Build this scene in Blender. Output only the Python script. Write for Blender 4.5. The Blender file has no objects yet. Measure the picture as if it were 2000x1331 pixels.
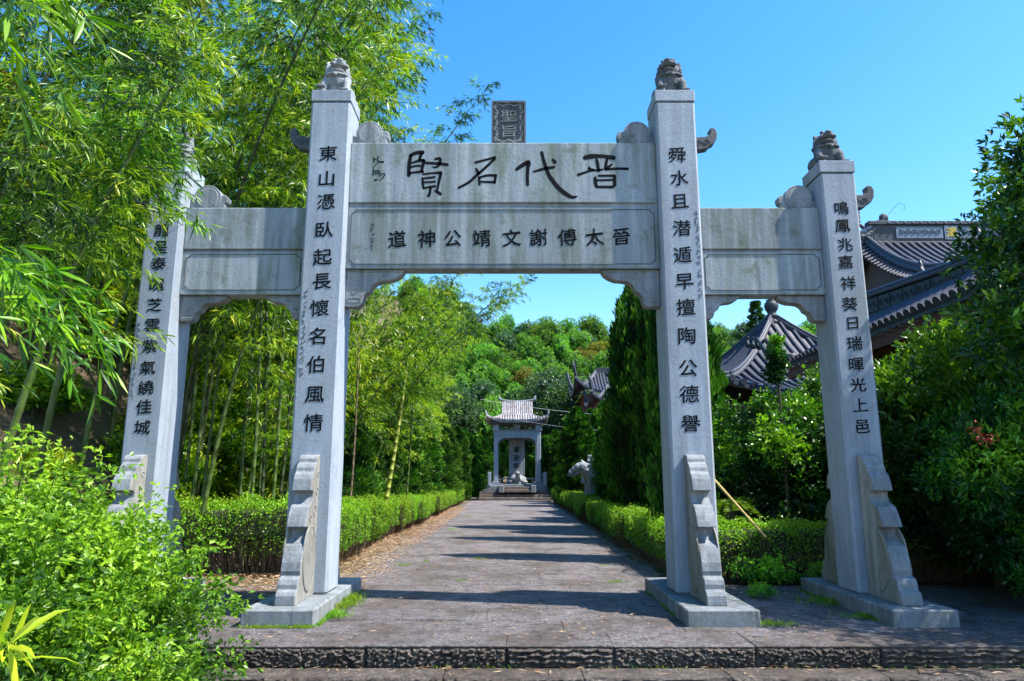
import bpy, bmesh, math, random
import numpy as np
from mathutils import Vector, Matrix, noise
R = math.radians
scene = bpy.context.scene
COL = scene.collection

# ------------------------------------------------------------------ camera
CAM_H, PITCH, FPX = 1.55, R(11.04), 1345.0
cam_d = bpy.data.cameras.new('camera'); cam_d.sensor_width = 36; cam_d.lens = FPX/2000*36
cam_d.clip_start = 0.05; cam_d.clip_end = 2000
cam = bpy.data.objects.new('camera', cam_d); COL.objects.link(cam)
cam.location = (0, 0, CAM_H); cam.rotation_euler = (R(90)+PITCH, 0, 0)
scene.camera = cam

# ------------------------------------------------------------------ light
SUN_EL, SUN_AZ = R(53.5), R(-12)          # azimuth measured from +X, negative = towards the camera
world = bpy.data.worlds.new('World'); scene.world = world; world.use_nodes = True
nt = world.node_tree; nt.nodes.clear()
sky = nt.nodes.new('ShaderNodeTexSky'); sky.sky_type = 'NISHITA'; sky.sun_disc = False
sky.sun_elevation = SUN_EL; sky.sun_rotation = R(90) - SUN_AZ
sky.altitude = 0; sky.air_density = 1.15; sky.dust_density = 0.5; sky.ozone_density = 2.0
hs = nt.nodes.new('ShaderNodeHueSaturation'); hs.inputs['Saturation'].default_value = 1.4; hs.inputs['Value'].default_value = 1.0
bg = nt.nodes.new('ShaderNodeBackground'); bg.inputs['Strength'].default_value = 0.15
wo = nt.nodes.new('ShaderNodeOutputWorld')
nt.links.new(sky.outputs[0], hs.inputs['Color']); nt.links.new(hs.outputs[0], bg.inputs['Color']); nt.links.new(bg.outputs[0], wo.inputs[0])
sun_d = bpy.data.lights.new('sun', 'SUN'); sun_d.energy = 4.8; sun_d.angle = R(0.5); sun_d.color = (1.0, 0.96, 0.89)
sun = bpy.data.objects.new('sun', sun_d); COL.objects.link(sun)
sdir = Vector((math.cos(SUN_EL)*math.cos(SUN_AZ), math.cos(SUN_EL)*math.sin(SUN_AZ), math.sin(SUN_EL)))
sun.rotation_euler = (-sdir).to_track_quat('-Z', 'Y').to_euler(); sun.location = sdir*60
vs = scene.view_settings
vs.view_transform = 'Standard'; vs.look = 'None'; vs.exposure = 1.15; vs.gamma = 1; vs.use_curve_mapping = False
scene.render.engine = 'CYCLES'
cy = scene.cycles
cy.max_bounces = 6; cy.diffuse_bounces = 3; cy.glossy_bounces = 2; cy.transmission_bounces = 4; cy.transparent_max_bounces = 4
cy.use_denoising = True; cy.use_adaptive_sampling = True; cy.adaptive_threshold = 0.02
cy.caustics_reflective = False; cy.caustics_refractive = False

# ------------------------------------------------------------------ helpers
def at(px, py, Y):
    """metres (X, Z) of the point seen at photo pixel px, py on the vertical plane Y: used to read sizes off the photograph"""
    c, s = math.cos(PITCH), math.sin(PITCH)
    T = (665.5-py)/FPX
    dz = (Y*s + T*Y*c)/(c - T*s)
    return (px-1000)/FPX*(Y*c+dz*s), CAM_H+dz

def props(o, label=None, cat=None, group=None, kind=None):
    for k, v in (('label', label), ('category', cat), ('group', group), ('kind', kind)):
        if v: o[k] = v
    return o

def empty(name, loc=(0, 0, 0), rz=0, parent=None, **kw):
    o = bpy.data.objects.new(name, None); COL.objects.link(o)
    o.location = loc; o.rotation_euler = (0, 0, rz); o.parent = parent; o.empty_display_size = 0.2
    return props(o, **kw)

def link(name, me, mat=None, parent=None, loc=(0, 0, 0), rot=(0, 0, 0), scale=(1, 1, 1), **kw):
    o = bpy.data.objects.new(name, me); COL.objects.link(o)
    if mat is not None and not me.materials: me.materials.append(mat)
    o.location = loc; o.rotation_euler = rot; o.scale = scale; o.parent = parent
    return props(o, **kw)

def copy_tree(o, parent=None):
    c = o.copy(); COL.objects.link(c); c.parent = parent
    for ch in list(o.children): copy_tree(ch, c)
    return c

class MB:
    """collects shapes, becomes one mesh"""
    def __init__(s): s.v = []; s.f = []
    def add(s, vs, fs):
        n = len(s.v); s.v += [tuple(p) for p in vs]; s.f += [tuple(i+n for i in f) for f in fs]; return s
    def box(s, x0, x1, y0, y1, z0, z1, M=None):
        vs = [(x, y, z) for z in (z0, z1) for y in (y0, y1) for x in (x0, x1)]
        if M is not None: vs = [M @ Vector(p) for p in vs]
        return s.add(vs, [(0, 2, 3, 1), (4, 5, 7, 6), (0, 1, 5, 4), (2, 6, 7, 3), (0, 4, 6, 2), (1, 3, 7, 5)])
    def prism(s, prof, a0, a1, axis='x', M=None):
        """closed profile extruded along axis; profile coords are the two other axes in x,y,z order"""
        n = len(prof); vs = []
        for a in (a0, a1):
            for p, q in prof:
                vs.append({'x': (a, p, q), 'y': (p, a, q), 'z': (p, q, a)}[axis])
        if M is not None: vs = [M @ Vector(p) for p in vs]
        fs = [tuple(range(n)), tuple(range(2*n-1, n-1, -1))]
        fs += [(i, i+n, (i+1) % n+n, (i+1) % n) for i in range(n)]
        return s.add(vs, fs)
    def tube(s, pts, rad, n=8, cap=True):
        pts = [Vector(p) for p in pts]; m = len(pts)
        if not hasattr(rad, '__len__'): rad = [rad]*m
        base = len(s.v); up = Vector((0, 0, 1)); u = None
        for i, p in enumerate(pts):
            t = (pts[min(i+1, m-1)]-pts[max(i-1, 0)]).normalized()
            if u is None: u = t.cross(up if abs(t.z) < .9 else Vector((1, 0, 0))).normalized()
            else: u = (u - t*u.dot(t)).normalized()
            w = t.cross(u)
            for k in range(n):
                a = 2*math.pi*k/n; s.v.append(tuple(p+(u*math.cos(a)+w*math.sin(a))*rad[i]))
        for i in range(m-1):
            for k in range(n):
                k2 = (k+1) % n; s.f.append((base+i*n+k, base+i*n+k2, base+(i+1)*n+k2, base+(i+1)*n+k))
        if cap:
            s.f.append(tuple(base+k for k in range(n-1, -1, -1))); s.f.append(tuple(base+(m-1)*n+k for k in range(n)))
        return s
    def lathe(s, prof, n=20, M=None):
        base = len(s.v)
        for r, z in prof:
            for k in range(n):
                a = 2*math.pi*k/n; p = Vector((r*math.cos(a), r*math.sin(a), z)); s.v.append(tuple(M @ p if M is not None else p))
        for i in range(len(prof)-1):
            for k in range(n):
                k2 = (k+1) % n; s.f.append((base+i*n+k, base+i*n+k2, base+(i+1)*n+k2, base+(i+1)*n+k))
        s.f.append(tuple(base+k for k in range(n-1, -1, -1))); s.f.append(tuple(base+(len(prof)-1)*n+k for k in range(n)))
        return s
    def ell(s, c, r, n=10, M=None, rot=None):
        """ellipsoid"""
        base = len(s.v); rows = max(4, n//2+1)
        Q = rot if rot is not None else Matrix.Identity(3)
        for i in range(rows+1):
            th = math.pi*i/rows
            for k in range(n):
                a = 2*math.pi*k/n
                p = Q @ Vector((r[0]*math.sin(th)*math.cos(a), r[1]*math.sin(th)*math.sin(a), r[2]*math.cos(th))) + Vector(c)
                s.v.append(tuple(M @ p if M is not None else p))
        for i in range(rows):
            for k in range(n):
                k2 = (k+1) % n; s.f.append((base+i*n+k, base+(i+1)*n+k, base+(i+1)*n+k2, base+i*n+k2))
        return s
    def mesh(s, name, bevel=0, seg=1, smooth=False, clean=False):
        me = bpy.data.meshes.new(name); me.from_pydata(s.v, [], s.f)
        bm = bmesh.new(); bm.from_mesh(me)
        if clean: bmesh.ops.remove_doubles(bm, verts=bm.verts, dist=1e-5)
        bmesh.ops.recalc_face_normals(bm, faces=bm.faces)
        if bevel:
            ed = [e for e in bm.edges if len(e.link_faces) == 2 and e.calc_face_angle(0) > R(28)]
            bmesh.ops.bevel(bm, geom=ed, offset=bevel, segments=seg, affect='EDGES', clamp_overlap=True, profile=.6)
        bm.to_mesh(me); bm.free()
        if smooth: me.polygons.foreach_set('use_smooth', [True]*len(me.polygons))
        me.update(); return me
    def build(s, name, mat, parent=None, bevel=0, seg=1, smooth=False, loc=(0, 0, 0), rot=(0, 0, 0), **kw):
        return link(name, s.mesh(name, bevel, seg, smooth), mat, parent, loc, rot, **kw)

def remeshed(name, mb, voxel, smooth_it=2, disp=0.0, dscale=30):
    """melts the overlapping lumps of a carving into one continuous surface"""
    me = mb.mesh(name); o = bpy.data.objects.new(name, me); COL.objects.link(o)
    m = o.modifiers.new('r', 'REMESH'); m.mode = 'VOXEL'; m.voxel_size = voxel; m.use_smooth_shade = True
    if smooth_it:
        k = o.modifiers.new('s', 'SMOOTH'); k.iterations = smooth_it; k.factor = .5
    bpy.context.view_layer.update()
    out = bpy.data.meshes.new_from_object(o.evaluated_get(bpy.context.evaluated_depsgraph_get()))
    bpy.data.objects.remove(o)
    if disp:
        nv = len(out.vertices); co = np.empty(nv*3, np.float32); no = np.empty(nv*3, np.float32)
        out.vertices.foreach_get('co', co); out.vertices.foreach_get('normal', no)
        k = np.array([noise.noise(Vector(p)*dscale) for p in co.reshape(-1, 3)])
        out.vertices.foreach_set('co', (co.reshape(-1, 3)+no.reshape(-1, 3)*(disp*k)[:, None]).astype(np.float32).reshape(-1)); out.update()
    out.polygons.foreach_set('use_smooth', [True]*len(out.polygons))
    return out

# ------------------------------------------------------------------ materials
MATS = {}
def new_mat(name):
    m = bpy.data.materials.new(name); m.use_nodes = True; MATS[name] = m
    nt = m.node_tree; b = nt.nodes['Principled BSDF']; return m, nt, b
def N(nt, t, **kw):
    n = nt.nodes.new(t)
    for k, v in kw.items():
        if k in n.inputs: n.inputs[k].default_value = v
        else: setattr(n, k, v)
    return n
def ramp(nt, fac, stops):
    r = nt.nodes.new('ShaderNodeValToRGB'); e = r.color_ramp.elements
    while len(e) < len(stops): e.new(0.5)
    for i, (p, c) in enumerate(stops):
        e[i].position = p; e[i].color = tuple(c)+(1,) if len(c) == 3 else c
    nt.links.new(fac, r.inputs[0]); return r.outputs[0]
def mixc(nt, f, a, b, mode='MIX'):
    m = nt.nodes.new('ShaderNodeMix'); m.data_type = 'RGBA'; m.blend_type = mode
    for sock, v in ((m.inputs[0], f), (m.inputs[6], a), (m.inputs[7], b)):
        if hasattr(v, 'is_output'): nt.links.new(v, sock)
        elif isinstance(v, (int, float)): sock.default_value = v
        else: sock.default_value = tuple(v)+(1,)
    return m.outputs[2]
def coords(nt, scale=(1, 1, 1), src='Object'):
    tc = nt.nodes.new('ShaderNodeTexCoord'); mp = nt.nodes.new('ShaderNodeMapping'); mp.inputs['Scale'].default_value = scale
    nt.links.new(tc.outputs[src], mp.inputs[0]); return mp.outputs[0]
def world_coords(nt, scale=(1, 1, 1)):
    g = nt.nodes.new('ShaderNodeNewGeometry'); mp = nt.nodes.new('ShaderNodeMapping'); mp.inputs['Scale'].default_value = scale
    nt.links.new(g.outputs['Position'], mp.inputs[0]); return mp.outputs[0]
def noi(nt, vec, scale, detail=4, rough=.6):
    n = N(nt, 'ShaderNodeTexNoise'); n.inputs['Scale'].default_value = scale; n.inputs['Detail'].default_value = detail
    n.inputs['Roughness'].default_value = rough; nt.links.new(vec, n.inputs['Vector']); return n.outputs['Fac']
def bump(nt, b, h, dist=.01, strength=.6, prev=None):
    n = nt.nodes.new('ShaderNodeBump'); n.inputs['Distance'].default_value = dist; n.inputs['Strength'].default_value = strength
    nt.links.new(h, n.inputs['Height'])
    if prev is not None: nt.links.new(prev, n.inputs['Normal'])
    nt.links.new(n.outputs[0], b.inputs['Normal']); return n.outputs[0]

def stone(name, base, dark, light, stain=0.0, stain_col=(.10, .12, .08), speck=.75, bump_d=.004, rough=.75, streak=True):
    m, nt, b = new_mat(name)
    w = world_coords(nt)
    fine = noi(nt, w, 130, 3, .7); mid = noi(nt, w, 22, 4, .65); big = noi(nt, w, 1.6, 5, .6)
    c = ramp(nt, fine, [(.30, [x*(1-.55*speck) for x in base]), (.5, base), (.72, [min(1, x*(1+.45*speck)) for x in base])])
    c = mixc(nt, ramp(nt, big, [(.3, (0, 0, 0)), (.75, (.7, .7, .7))]), c, dark)
    c = mixc(nt, ramp(nt, mid, [(.52, (0, 0, 0)), (.8, (.45, .45, .45))]), c, light)
    if stain:
        ws = world_coords(nt, (1, 1, .16 if streak else 1))
        s = noi(nt, ws, 4.5, 6, .68)
        c = mixc(nt, ramp(nt, s, [(.46, (0, 0, 0)), (.66, (stain,)*3)]), c, stain_col)
        s2 = noi(nt, world_coords(nt, (1, 1, .05)), 9, 5, .6)                    # run-off marks
        c = mixc(nt, ramp(nt, s2, [(.52, (0, 0, 0)), (.66, (stain*.5,)*3)]), c, [min(.7, x*1.3) for x in light])
        c = mixc(nt, ramp(nt, s2, [(.32, (stain*.8,)*3), (.44, (0, 0, 0))]), c, [x*.6 for x in dark])
        s3 = noi(nt, w, 2.6, 8, .78)                                           # lichen and grime patches
        c = mixc(nt, ramp(nt, s3, [(.55, (0, 0, 0)), (.66, (min(1, stain*.9),)*3)]), c, [x*.9 for x in stain_col])
        oi = nt.nodes.new('ShaderNodeObjectInfo'); mr = N(nt, 'ShaderNodeMapRange'); mr.inputs[3].default_value = .86; mr.inputs[4].default_value = 1.13
        hv = nt.nodes.new('ShaderNodeHueSaturation'); nt.links.new(oi.outputs['Random'], mr.inputs[0]); nt.links.new(mr.outputs[0], hv.inputs['Value']); nt.links.new(c, hv.inputs['Color']); c = hv.outputs[0]
    nt.links.new(c, b.inputs['Base Color']); b.inputs['Roughness'].default_value = rough
    b.inputs['Specular IOR Level'].default_value = .3
    p = bump(nt, b, fine, bump_d, .5); bump(nt, b, mid, bump_d*3, .35, p)
    return m
M_GRAN = stone('granite', (.33, .375, .435), (.22, .26, .31), (.44, .475, .52), .42, (.20, .21, .19))
M_LINT = stone('granite_stained', (.285, .32, .345), (.19, .22, .235), (.38, .405, .41), .78, (.13, .155, .10))
M_CARV = stone('carved_granite', (.27, .285, .305), (.15, .165, .18), (.38, .39, .40), .55, (.09, .095, .08), bump_d=.008)
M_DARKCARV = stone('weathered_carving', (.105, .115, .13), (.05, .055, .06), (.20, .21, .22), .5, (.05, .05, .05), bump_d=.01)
M_PLINTH = stone('plinth_stone', (.235, .255, .275), (.14, .15, .16), (.33, .34, .35), .9, (.09, .10, .075))
M_SIDE = stone('drum_side_stone', (.29, .285, .26), (.18, .175, .15), (.38, .37, .34), .75, (.16, .14, .10))

def paving(name, base):
    m, nt, b = new_mat(name)
    w = world_coords(nt, (1, 1, 1)); ws = world_coords(nt, (.25, 1.5, 1))
    oi = nt.nodes.new('ShaderNodeObjectInfo')
    fine = noi(nt, w, 30, 8, .85); streak = noi(nt, ws, 16, 8, .82); med = noi(nt, w, 6, 6, .75); big = noi(nt, w, 1.1, 5, .6)
    c = ramp(nt, fine, [(.36, [x*.30 for x in base]), (.5, base), (.60, [x*2.4 for x in base])])
    c = mixc(nt, ramp(nt, streak, [(.40, (.8,)*3), (.56, (0, 0, 0))]), c, [x*.35 for x in base])
    c = mixc(nt, ramp(nt, big, [(.44, (0, 0, 0)), (.60, (.65,)*3)]), c, (.11, .08, .055))
    c = mixc(nt, ramp(nt, med, [(.38, (.75,)*3), (.50, (0, 0, 0))]), c, (.055, .046, .046))
    hsv = nt.nodes.new('ShaderNodeHueSaturation'); mr = N(nt, 'ShaderNodeMapRange'); mr.inputs[3].default_value = .9; mr.inputs[4].default_value = 1.1
    nt.links.new(oi.outputs['Random'], mr.inputs[0]); nt.links.new(mr.outputs[0], hsv.inputs['Value']); nt.links.new(c, hsv.inputs['Color'])
    nt.links.new(hsv.outputs[0], b.inputs['Base Color']); b.inputs['Roughness'].default_value = .8
    p = bump(nt, b, fine, .035, .9); bump(nt, b, streak, .05, .9, p); return m
M_PAVE = paving('paving_stone', (.25, .22, .222))
M_RISER = paving('rough_riser_stone', (.20, .165, .14))

def plain(name, col, rough=.6, var=.25, scale=8, bump_d=0, metallic=0, spec=.4):
    m, nt, b = new_mat(name); w = coords(nt)
    n = noi(nt, w, scale, 5, .65)
    c = ramp(nt, n, [(.3, [x*(1-var) for x in col]), (.7, [min(1, x*(1+var)) for x in col])])
    nt.links.new(c, b.inputs['Base Color']); b.inputs['Roughness'].default_value = rough; b.inputs['Metallic'].default_value = metallic
    b.inputs['Specular IOR Level'].default_value = spec
    if bump_d: bump(nt, b, n, bump_d, .6)
    return m
M_INK = plain('black_paint', (.008, .008, .011), .8, .3, 30, spec=.1)
M_INKGREY = plain('faded_paint', (.07, .075, .085), .6, .3, 30)
M_TILE = plain('grey_roof_tile', (.05, .052, .07), .5, .35, 9, .01)
M_TILEPALE = stone('pale_weathered_tile', (.38, .37, .38), (.22, .19, .18), (.52, .52, .53), .75, (.20, .12, .10), bump_d=.01)
M_RIDGE = plain('dark_ridge_brick', (.045, .05, .062), .6, .35, 14, .02)
M_RED = plain('red_lacquer_timber', (.16, .035, .025), .5, .3, 10)
M_BROWN = plain('brown_timber', (.10, .05, .03), .6, .3, 10)
M_PLASTER = plain('pale_blue_plaster', (.19, .23, .29), .7, .35, 20, .01)
M_GOLD = plain('gilded_character', (.75, .47, .05), .35, .2, 10, 0, .3)
M_DIRT = None

def leafmat(name, cols, trans=.45, gloss=.25, rough=.45, tcol=None, objvar=.15):
    """cols: ramp of leaf colours, picked by the per-leaf tint attribute"""
    m = bpy.data.materials.new(name); m.use_nodes = True; nt = m.node_tree; nt.nodes.clear()
    at_ = N(nt, 'ShaderNodeAttribute'); at_.attribute_name = 'tint'
    k = len(cols)
    c = ramp(nt, at_.outputs['Fac'], [((i+.5)/k, cc) for i, cc in enumerate(cols)])
    oi = nt.nodes.new('ShaderNodeObjectInfo'); mr = N(nt, 'ShaderNodeMapRange'); mr.inputs[3].default_value = 1-objvar; mr.inputs[4].default_value = 1+objvar
    nt.links.new(oi.outputs['Random'], mr.inputs[0])
    hsv = nt.nodes.new('ShaderNodeHueSaturation'); nt.links.new(mr.outputs[0], hsv.inputs['Value']); nt.links.new(c, hsv.inputs['Color'])
    mr2 = N(nt, 'ShaderNodeMapRange'); mr2.inputs[3].default_value = .485; mr2.inputs[4].default_value = .515
    nt.links.new(oi.outputs['Random'], mr2.inputs[0]); nt.links.new(mr2.outputs[0], hsv.inputs['Hue'])
    b = nt.nodes.new('ShaderNodeBsdfPrincipled'); nt.links.new(hsv.outputs[0], b.inputs['Base Color'])
    b.inputs['Roughness'].default_value = rough; b.inputs['Specular IOR Level'].default_value = gloss
    t = nt.nodes.new('ShaderNodeBsdfTranslucent'); tc = mixc(nt, .85, hsv.outputs[0], tcol or (.75, 1.0, .12), 'MULTIPLY')
    br = nt.nodes.new('ShaderNodeMix'); br.data_type = 'RGBA'; br.blend_type = 'MULTIPLY'; br.inputs[0].default_value = 1
    nt.links.new(tc, br.inputs[6]); br.inputs[7].default_value = (2.1, 2.1, 2.1, 1)
    nt.links.new(br.outputs[2], t.inputs[0])
    mx = nt.nodes.new('ShaderNodeMixShader'); mx.inputs[0].default_value = trans
    nt.links.new(b.outputs[0], mx.inputs[1]); nt.links.new(t.outputs[0], mx.inputs[2])
    o = nt.nodes.new('ShaderNodeOutputMaterial'); nt.links.new(mx.outputs[0], o.inputs[0]); return m
L_BAM = leafmat('bamboo_leaf', [(.007, .028, .003), (.032, .095, .004), (.115, .24, .006), (.25, .39, .010), (.43, .46, .02)], .31, .4, .38)  # darkest stops imitate the deep shade in gaps between the leaves
L_BAMY = leafmat('yellowing_bamboo_leaf', [(.13, .20, .02), (.22, .24, .02), (.30, .20, .03), (.26, .28, .03)], .3)
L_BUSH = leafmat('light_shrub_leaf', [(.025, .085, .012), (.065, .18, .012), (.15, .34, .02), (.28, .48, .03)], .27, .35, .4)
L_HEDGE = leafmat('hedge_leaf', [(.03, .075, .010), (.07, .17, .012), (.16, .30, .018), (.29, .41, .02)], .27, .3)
L_CYP = leafmat('cypress_spray', [(.006, .022, .005), (.014, .055, .006), (.035, .12, .008), (.09, .22, .014)], .12, .2, .6)
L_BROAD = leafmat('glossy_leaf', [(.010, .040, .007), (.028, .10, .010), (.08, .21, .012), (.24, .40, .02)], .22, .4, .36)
L_CAMPHOR = leafmat('camphor_leaf', [(.02, .055, .02), (.045, .11, .04), (.10, .19, .075)], .2, .3)
L_HILL = leafmat('hill_bamboo_leaf', [(.035, .10, .018), (.07, .18, .025), (.12, .26, .03), (.18, .32, .04)], .25, .2, .6, None, .3)
L_HILLO = leafmat('hill_autumn_leaf', [(.10, .15, .02), (.18, .19, .03), (.20, .14, .03)], .4, .2)
L_LITTER = leafmat('dry_leaf', [(.22, .12, .06), (.36, .22, .11), (.50, .34, .19), (.60, .46, .30)], .15, .2, .6, (1, .8, .5))
L_GRASS = leafmat('grass_blade', [(.08, .20, .02), (.15, .30, .02), (.26, .34, .03)], .4)
L_FLOWER = leafmat('red_berry', [(.18, .008, .008), (.32, .015, .015)], .05, .4, .4, (1, .2, .1))
M_CULM = plain('bamboo_culm_green', (.065, .10, .02), .4, .35, 6)
M_CULMY = plain('bamboo_culm_yellow', (.26, .30, .05), .4, .3, 6)
M_CULMD = plain('bamboo_culm_dark', (.032, .045, .014), .5, .3, 6)
M_BARK = plain('bark', (.08, .06, .045), .85, .4, 14, .03)
M_TWIG = plain('twig', (.12, .085, .05), .8, .4, 14)
M_POLE = plain('dry_bamboo_pole', (.46, .33, .12), .5, .25, 7)
M_WIRE = plain('pale_wire', (.6, .6, .6), .5, .1, 7)
M_CORE = plain('inner_foliage_shade', (.008, .018, .006), .9, .3, 4)
# ------------------------------------------------------------------ lettering
_tc = bpy.data.curves.new('glyph', 'FONT'); _tc.offset = 0.0; _to = bpy.data.objects.new('glyph', _tc); COL.objects.link(_to)
GLY = {}
def glyph(ch, weight=.018, wob=.012):
    """the outline of a character as a thin solid, roughened like brush and chisel work; em square centred on 0"""
    k = (ch, weight)
    if k in GLY: return GLY[k]
    _tc.body = ch; _tc.offset = 0; _tc.resolution_u = 2; _tc.extrude = 0
    bpy.context.view_layer.update()
    me = bpy.data.meshes.new_from_object(_to.evaluated_get(bpy.context.evaluated_depsgraph_get()))
    vs = [Vector((v.co.x-.5, v.co.y-.38, 0)) for v in me.vertices]
    seed = ord(ch) % 97
    out = []
    for v in vs:
        q = v*4+Vector((seed, 0, 0)); r = v*14+Vector((0, seed, 0))
        out.append((v.x+wob*2.2*noise.noise(q)+wob*.8*noise.noise(r), v.y+.10*v.x*.6+wob*2.2*noise.noise(q+Vector((9, 9, 9)))+wob*.8*noise.noise(r+Vector((5, 5, 5)))))
    fs = [tuple(p.vertices) for p in me.polygons]
    bpy.data.meshes.remove(me)
    base_n = len(out)
    ec = {}
    for f in fs:
        for i in range(len(f)):
            a, b = f[i], f[(i+1) % len(f)]; e = (min(a, b), max(a, b)); ec.setdefault(e, []).append((a, b))
    rim = [v[0] for v in ec.values() if len(v) == 1]
    n = len(out); V, F = [], []
    for q, (ox, oz) in enumerate(((0, 0), (weight, weight*.5), (-weight, -weight*.5), (weight*.5, -weight), (-weight*.5, weight))):   # thickened like a loaded brush
        b_ = len(V); V += [(x+ox, -.002*q, y+oz) for x, y in out]+[(x+ox, .02, y+oz) for x, y in out]
        F += [tuple(i+b_ for i in f) for f in fs]+[(b+b_, a+b_, a+n+b_, b+n+b_) for a, b in rim]
    g = bpy.data.meshes.new('character'); g.from_pydata(V, [], F); g.update(); g.materials.append(M_INK)
    GLY[k] = g; return g

def strokes(S, w2w, th=.006, wk=1.0):
    """brush strokes: lists of (x, y, width) joined to one thin solid; w2w maps to (X, Z, scale)"""
    mb = MB()
    for st in S:
        P = []
        for i in range(len(st)-1):                       # subdivide for a smooth swelling stroke
            a, b = st[i], st[i+1]
            for k in range(4): P.append([a[j]+(b[j]-a[j])*k/4 for j in range(3)])
        P.append(list(st[-1]))
        for _ in range(2):
            P = [P[0]]+[[(P[i-1][j]+2*P[i][j]+P[i+1][j])/4 for j in range(3)] for i in range(1, len(P)-1)]+[P[-1]]
        a, b = P[0], P[1]; d = math.hypot(b[0]-a[0], b[1]-a[1]) or 1
        P.insert(0, [a[0]-(b[0]-a[0])/d*a[2]*.35, a[1]-(b[1]-a[1])/d*a[2]*.35, a[2]*.45])
        a, b = P[-1], P[-2]; d = math.hypot(b[0]-a[0], b[1]-a[1]) or 1
        P.append([a[0]-(b[0]-a[0])/d*a[2]*.35, a[1]-(b[1]-a[1])/d*a[2]*.35, a[2]*.4])
        L, Rr = [], []
        for i, p in enumerate(P):
            q0, q1 = P[max(i-1, 0)], P[min(i+1, len(P)-1)]
            tx, ty = q1[0]-q0[0], q1[1]-q0[1]; d = math.hypot(tx, ty) or 1; nx, ny = -ty/d, tx/d
            w = p[2]*.5*wk*(1+.10*noise.noise(Vector((p[0]*.05, p[1]*.05, 3))))
            L.append(w2w(p[0]+nx*w, p[1]+ny*w)); Rr.append(w2w(p[0]-nx*w, p[1]-ny*w))
        n = len(L); V = [(x, -th, z) for x, z in L]+[(x, -th, z) for x, z in Rr]+[(x, .01, z) for x, z in L]+[(x, .01, z) for x, z in Rr]
        F = []
        for i in range(n-1):
            F += [(i, i+1, n+i+1, n+i), (i, 2*n+i, 2*n+i+1, i+1), (n+i, n+i+1, 3*n+i+1, 3*n+i)]
        F += [(0, n, 3*n, 2*n), (n-1, 2*n+n-1, 3*n+n-1, n+n-1)]
        mb.add(V, F)
    return mb

def scribble(seed, n, h, w):
    """a column of tiny cursive signature characters, running down from z=0"""
    rng = random.Random(seed); S = []
    for i in range(n):
        z = i*h
        for k in range(rng.randint(3, 5)):
            x, y = rng.uniform(-.4, .4)*w, z+rng.uniform(.1, .8)*h
            if rng.random() < .5: dx, dy = rng.uniform(.35, .8)*w, rng.uniform(-.12, .12)*h
            else: dx, dy = rng.uniform(-.25, .25)*w, rng.uniform(.3, .55)*h
            t = rng.uniform(.08, .13)*w
            S.append([(x-dx/2, y-dy/2, t*.7), (x, y+rng.uniform(-.08, .08)*h, t), (x+dx/2, y+dy/2, t*.6)])
    return strokes(S, lambda x, y: (x, -y), .003)

# ------------------------------------------------------------------ the stone archway
GX = -0.12                       # its middle
PF, PB = 8.50, 9.04              # pillar front and back
gate = empty('stone_archway', (GX, 8.77, 0), label='grey granite memorial archway of four square pillars with carved black characters', cat='archway')
def G(x, y, z=0): return (x-GX, y-8.77, z)        # world to archway coordinates

def bx(x0, x1, y0, y1, z0, z1, mb=None):
    a, b = G(x0, y0, z0), G(x1, y1, z1)
    return (mb or MB()).box(a[0], b[0], a[1], b[1], a[2], b[2])

PL_TOP = .17
Z_MAIN_TOP = at(0, 176, PF)[1]; Z_SIDE_TOP = at(0, 314, PF)[1]
DRUM = [(0, 1.62), (.07, 1.62), (.12, 1.605), (.15, 1.57), (.155, 1.525), (.19, 1.51), (.225, 1.47), (.235, 1.42), (.285, 1.385), (.315, 1.33), (.335, 1.25), (.345, 1.20),
        (.255, 1.195), (.225, 1.165), (.225, 1.12), (.265, 1.07), (.37, 1.02), (.425, .93), (.455, .86), (.475, .80), (.375, .795), (.34, .765), (.335, .71), (.375, .66),
        (.475, .60), (.525, .52), (.56, .43), (.575, .34), (.565, .285), (.60, .28), (.635, .26), (.655, .21), (.655, .155), (.69, .14), (.715, .10), (.72, .04), (.72, 0), (0, 0)]
def drum_stone(pil, xc, front, hw=.11):
    sgn = -1 if front else 1; y0 = PF if front else PB
    prof = [(y0-8.77+sgn*d, PL_TOP+z) for d, z in DRUM]
    mb = MB(); mb.prism(prof, -hw, hw, 'x')
    o = mb.build('drum_stone', M_CARV, pil, bevel=.008, seg=1)
    o.data.materials.append(M_SIDE)
    for p in o.data.polygons:
        if abs(p.normal.x) > .9: p.material_index = 1
    # raised drum and cloud scroll on both cheeks
    for s in (-1, 1):
        d = MB()
        d.lathe([(.36*k, h) for k, h in ((1.0, -.004), (.985, .012), (.95, .015), (.93, .010), (.90, .011), (.1, .013))], 30,
                Matrix.Translation((s*hw, y0-8.77+sgn*.27, PL_TOP+.44)) @ Matrix.Diagonal((1, .68, 1.02, 1)) @ Matrix.Rotation(s*math.pi/2, 4, 'Y'))
        d.build('drum_disc', M_SIDE, pil)
        d = MB()
        for (yy, zz, rr, tt) in ((.14, .95, .09, 4.5), (.10, 1.18, .06, 4.0), (.30, .88, .05, 4.2), (.08, 1.38, .045, 4.0)):
            pts = [(s*(hw+.001), y0-8.77+sgn*(yy+rr*(1-a/9)*math.cos(a)), PL_TOP+zz+rr*(1-a/9)*math.sin(a)) for a in np.linspace(0, tt*1.6, 22)]
            d.tube(pts, .007, 5)
        d.build('scroll_relief', M_SIDE, pil, kind='stuff')
    return o

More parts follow.
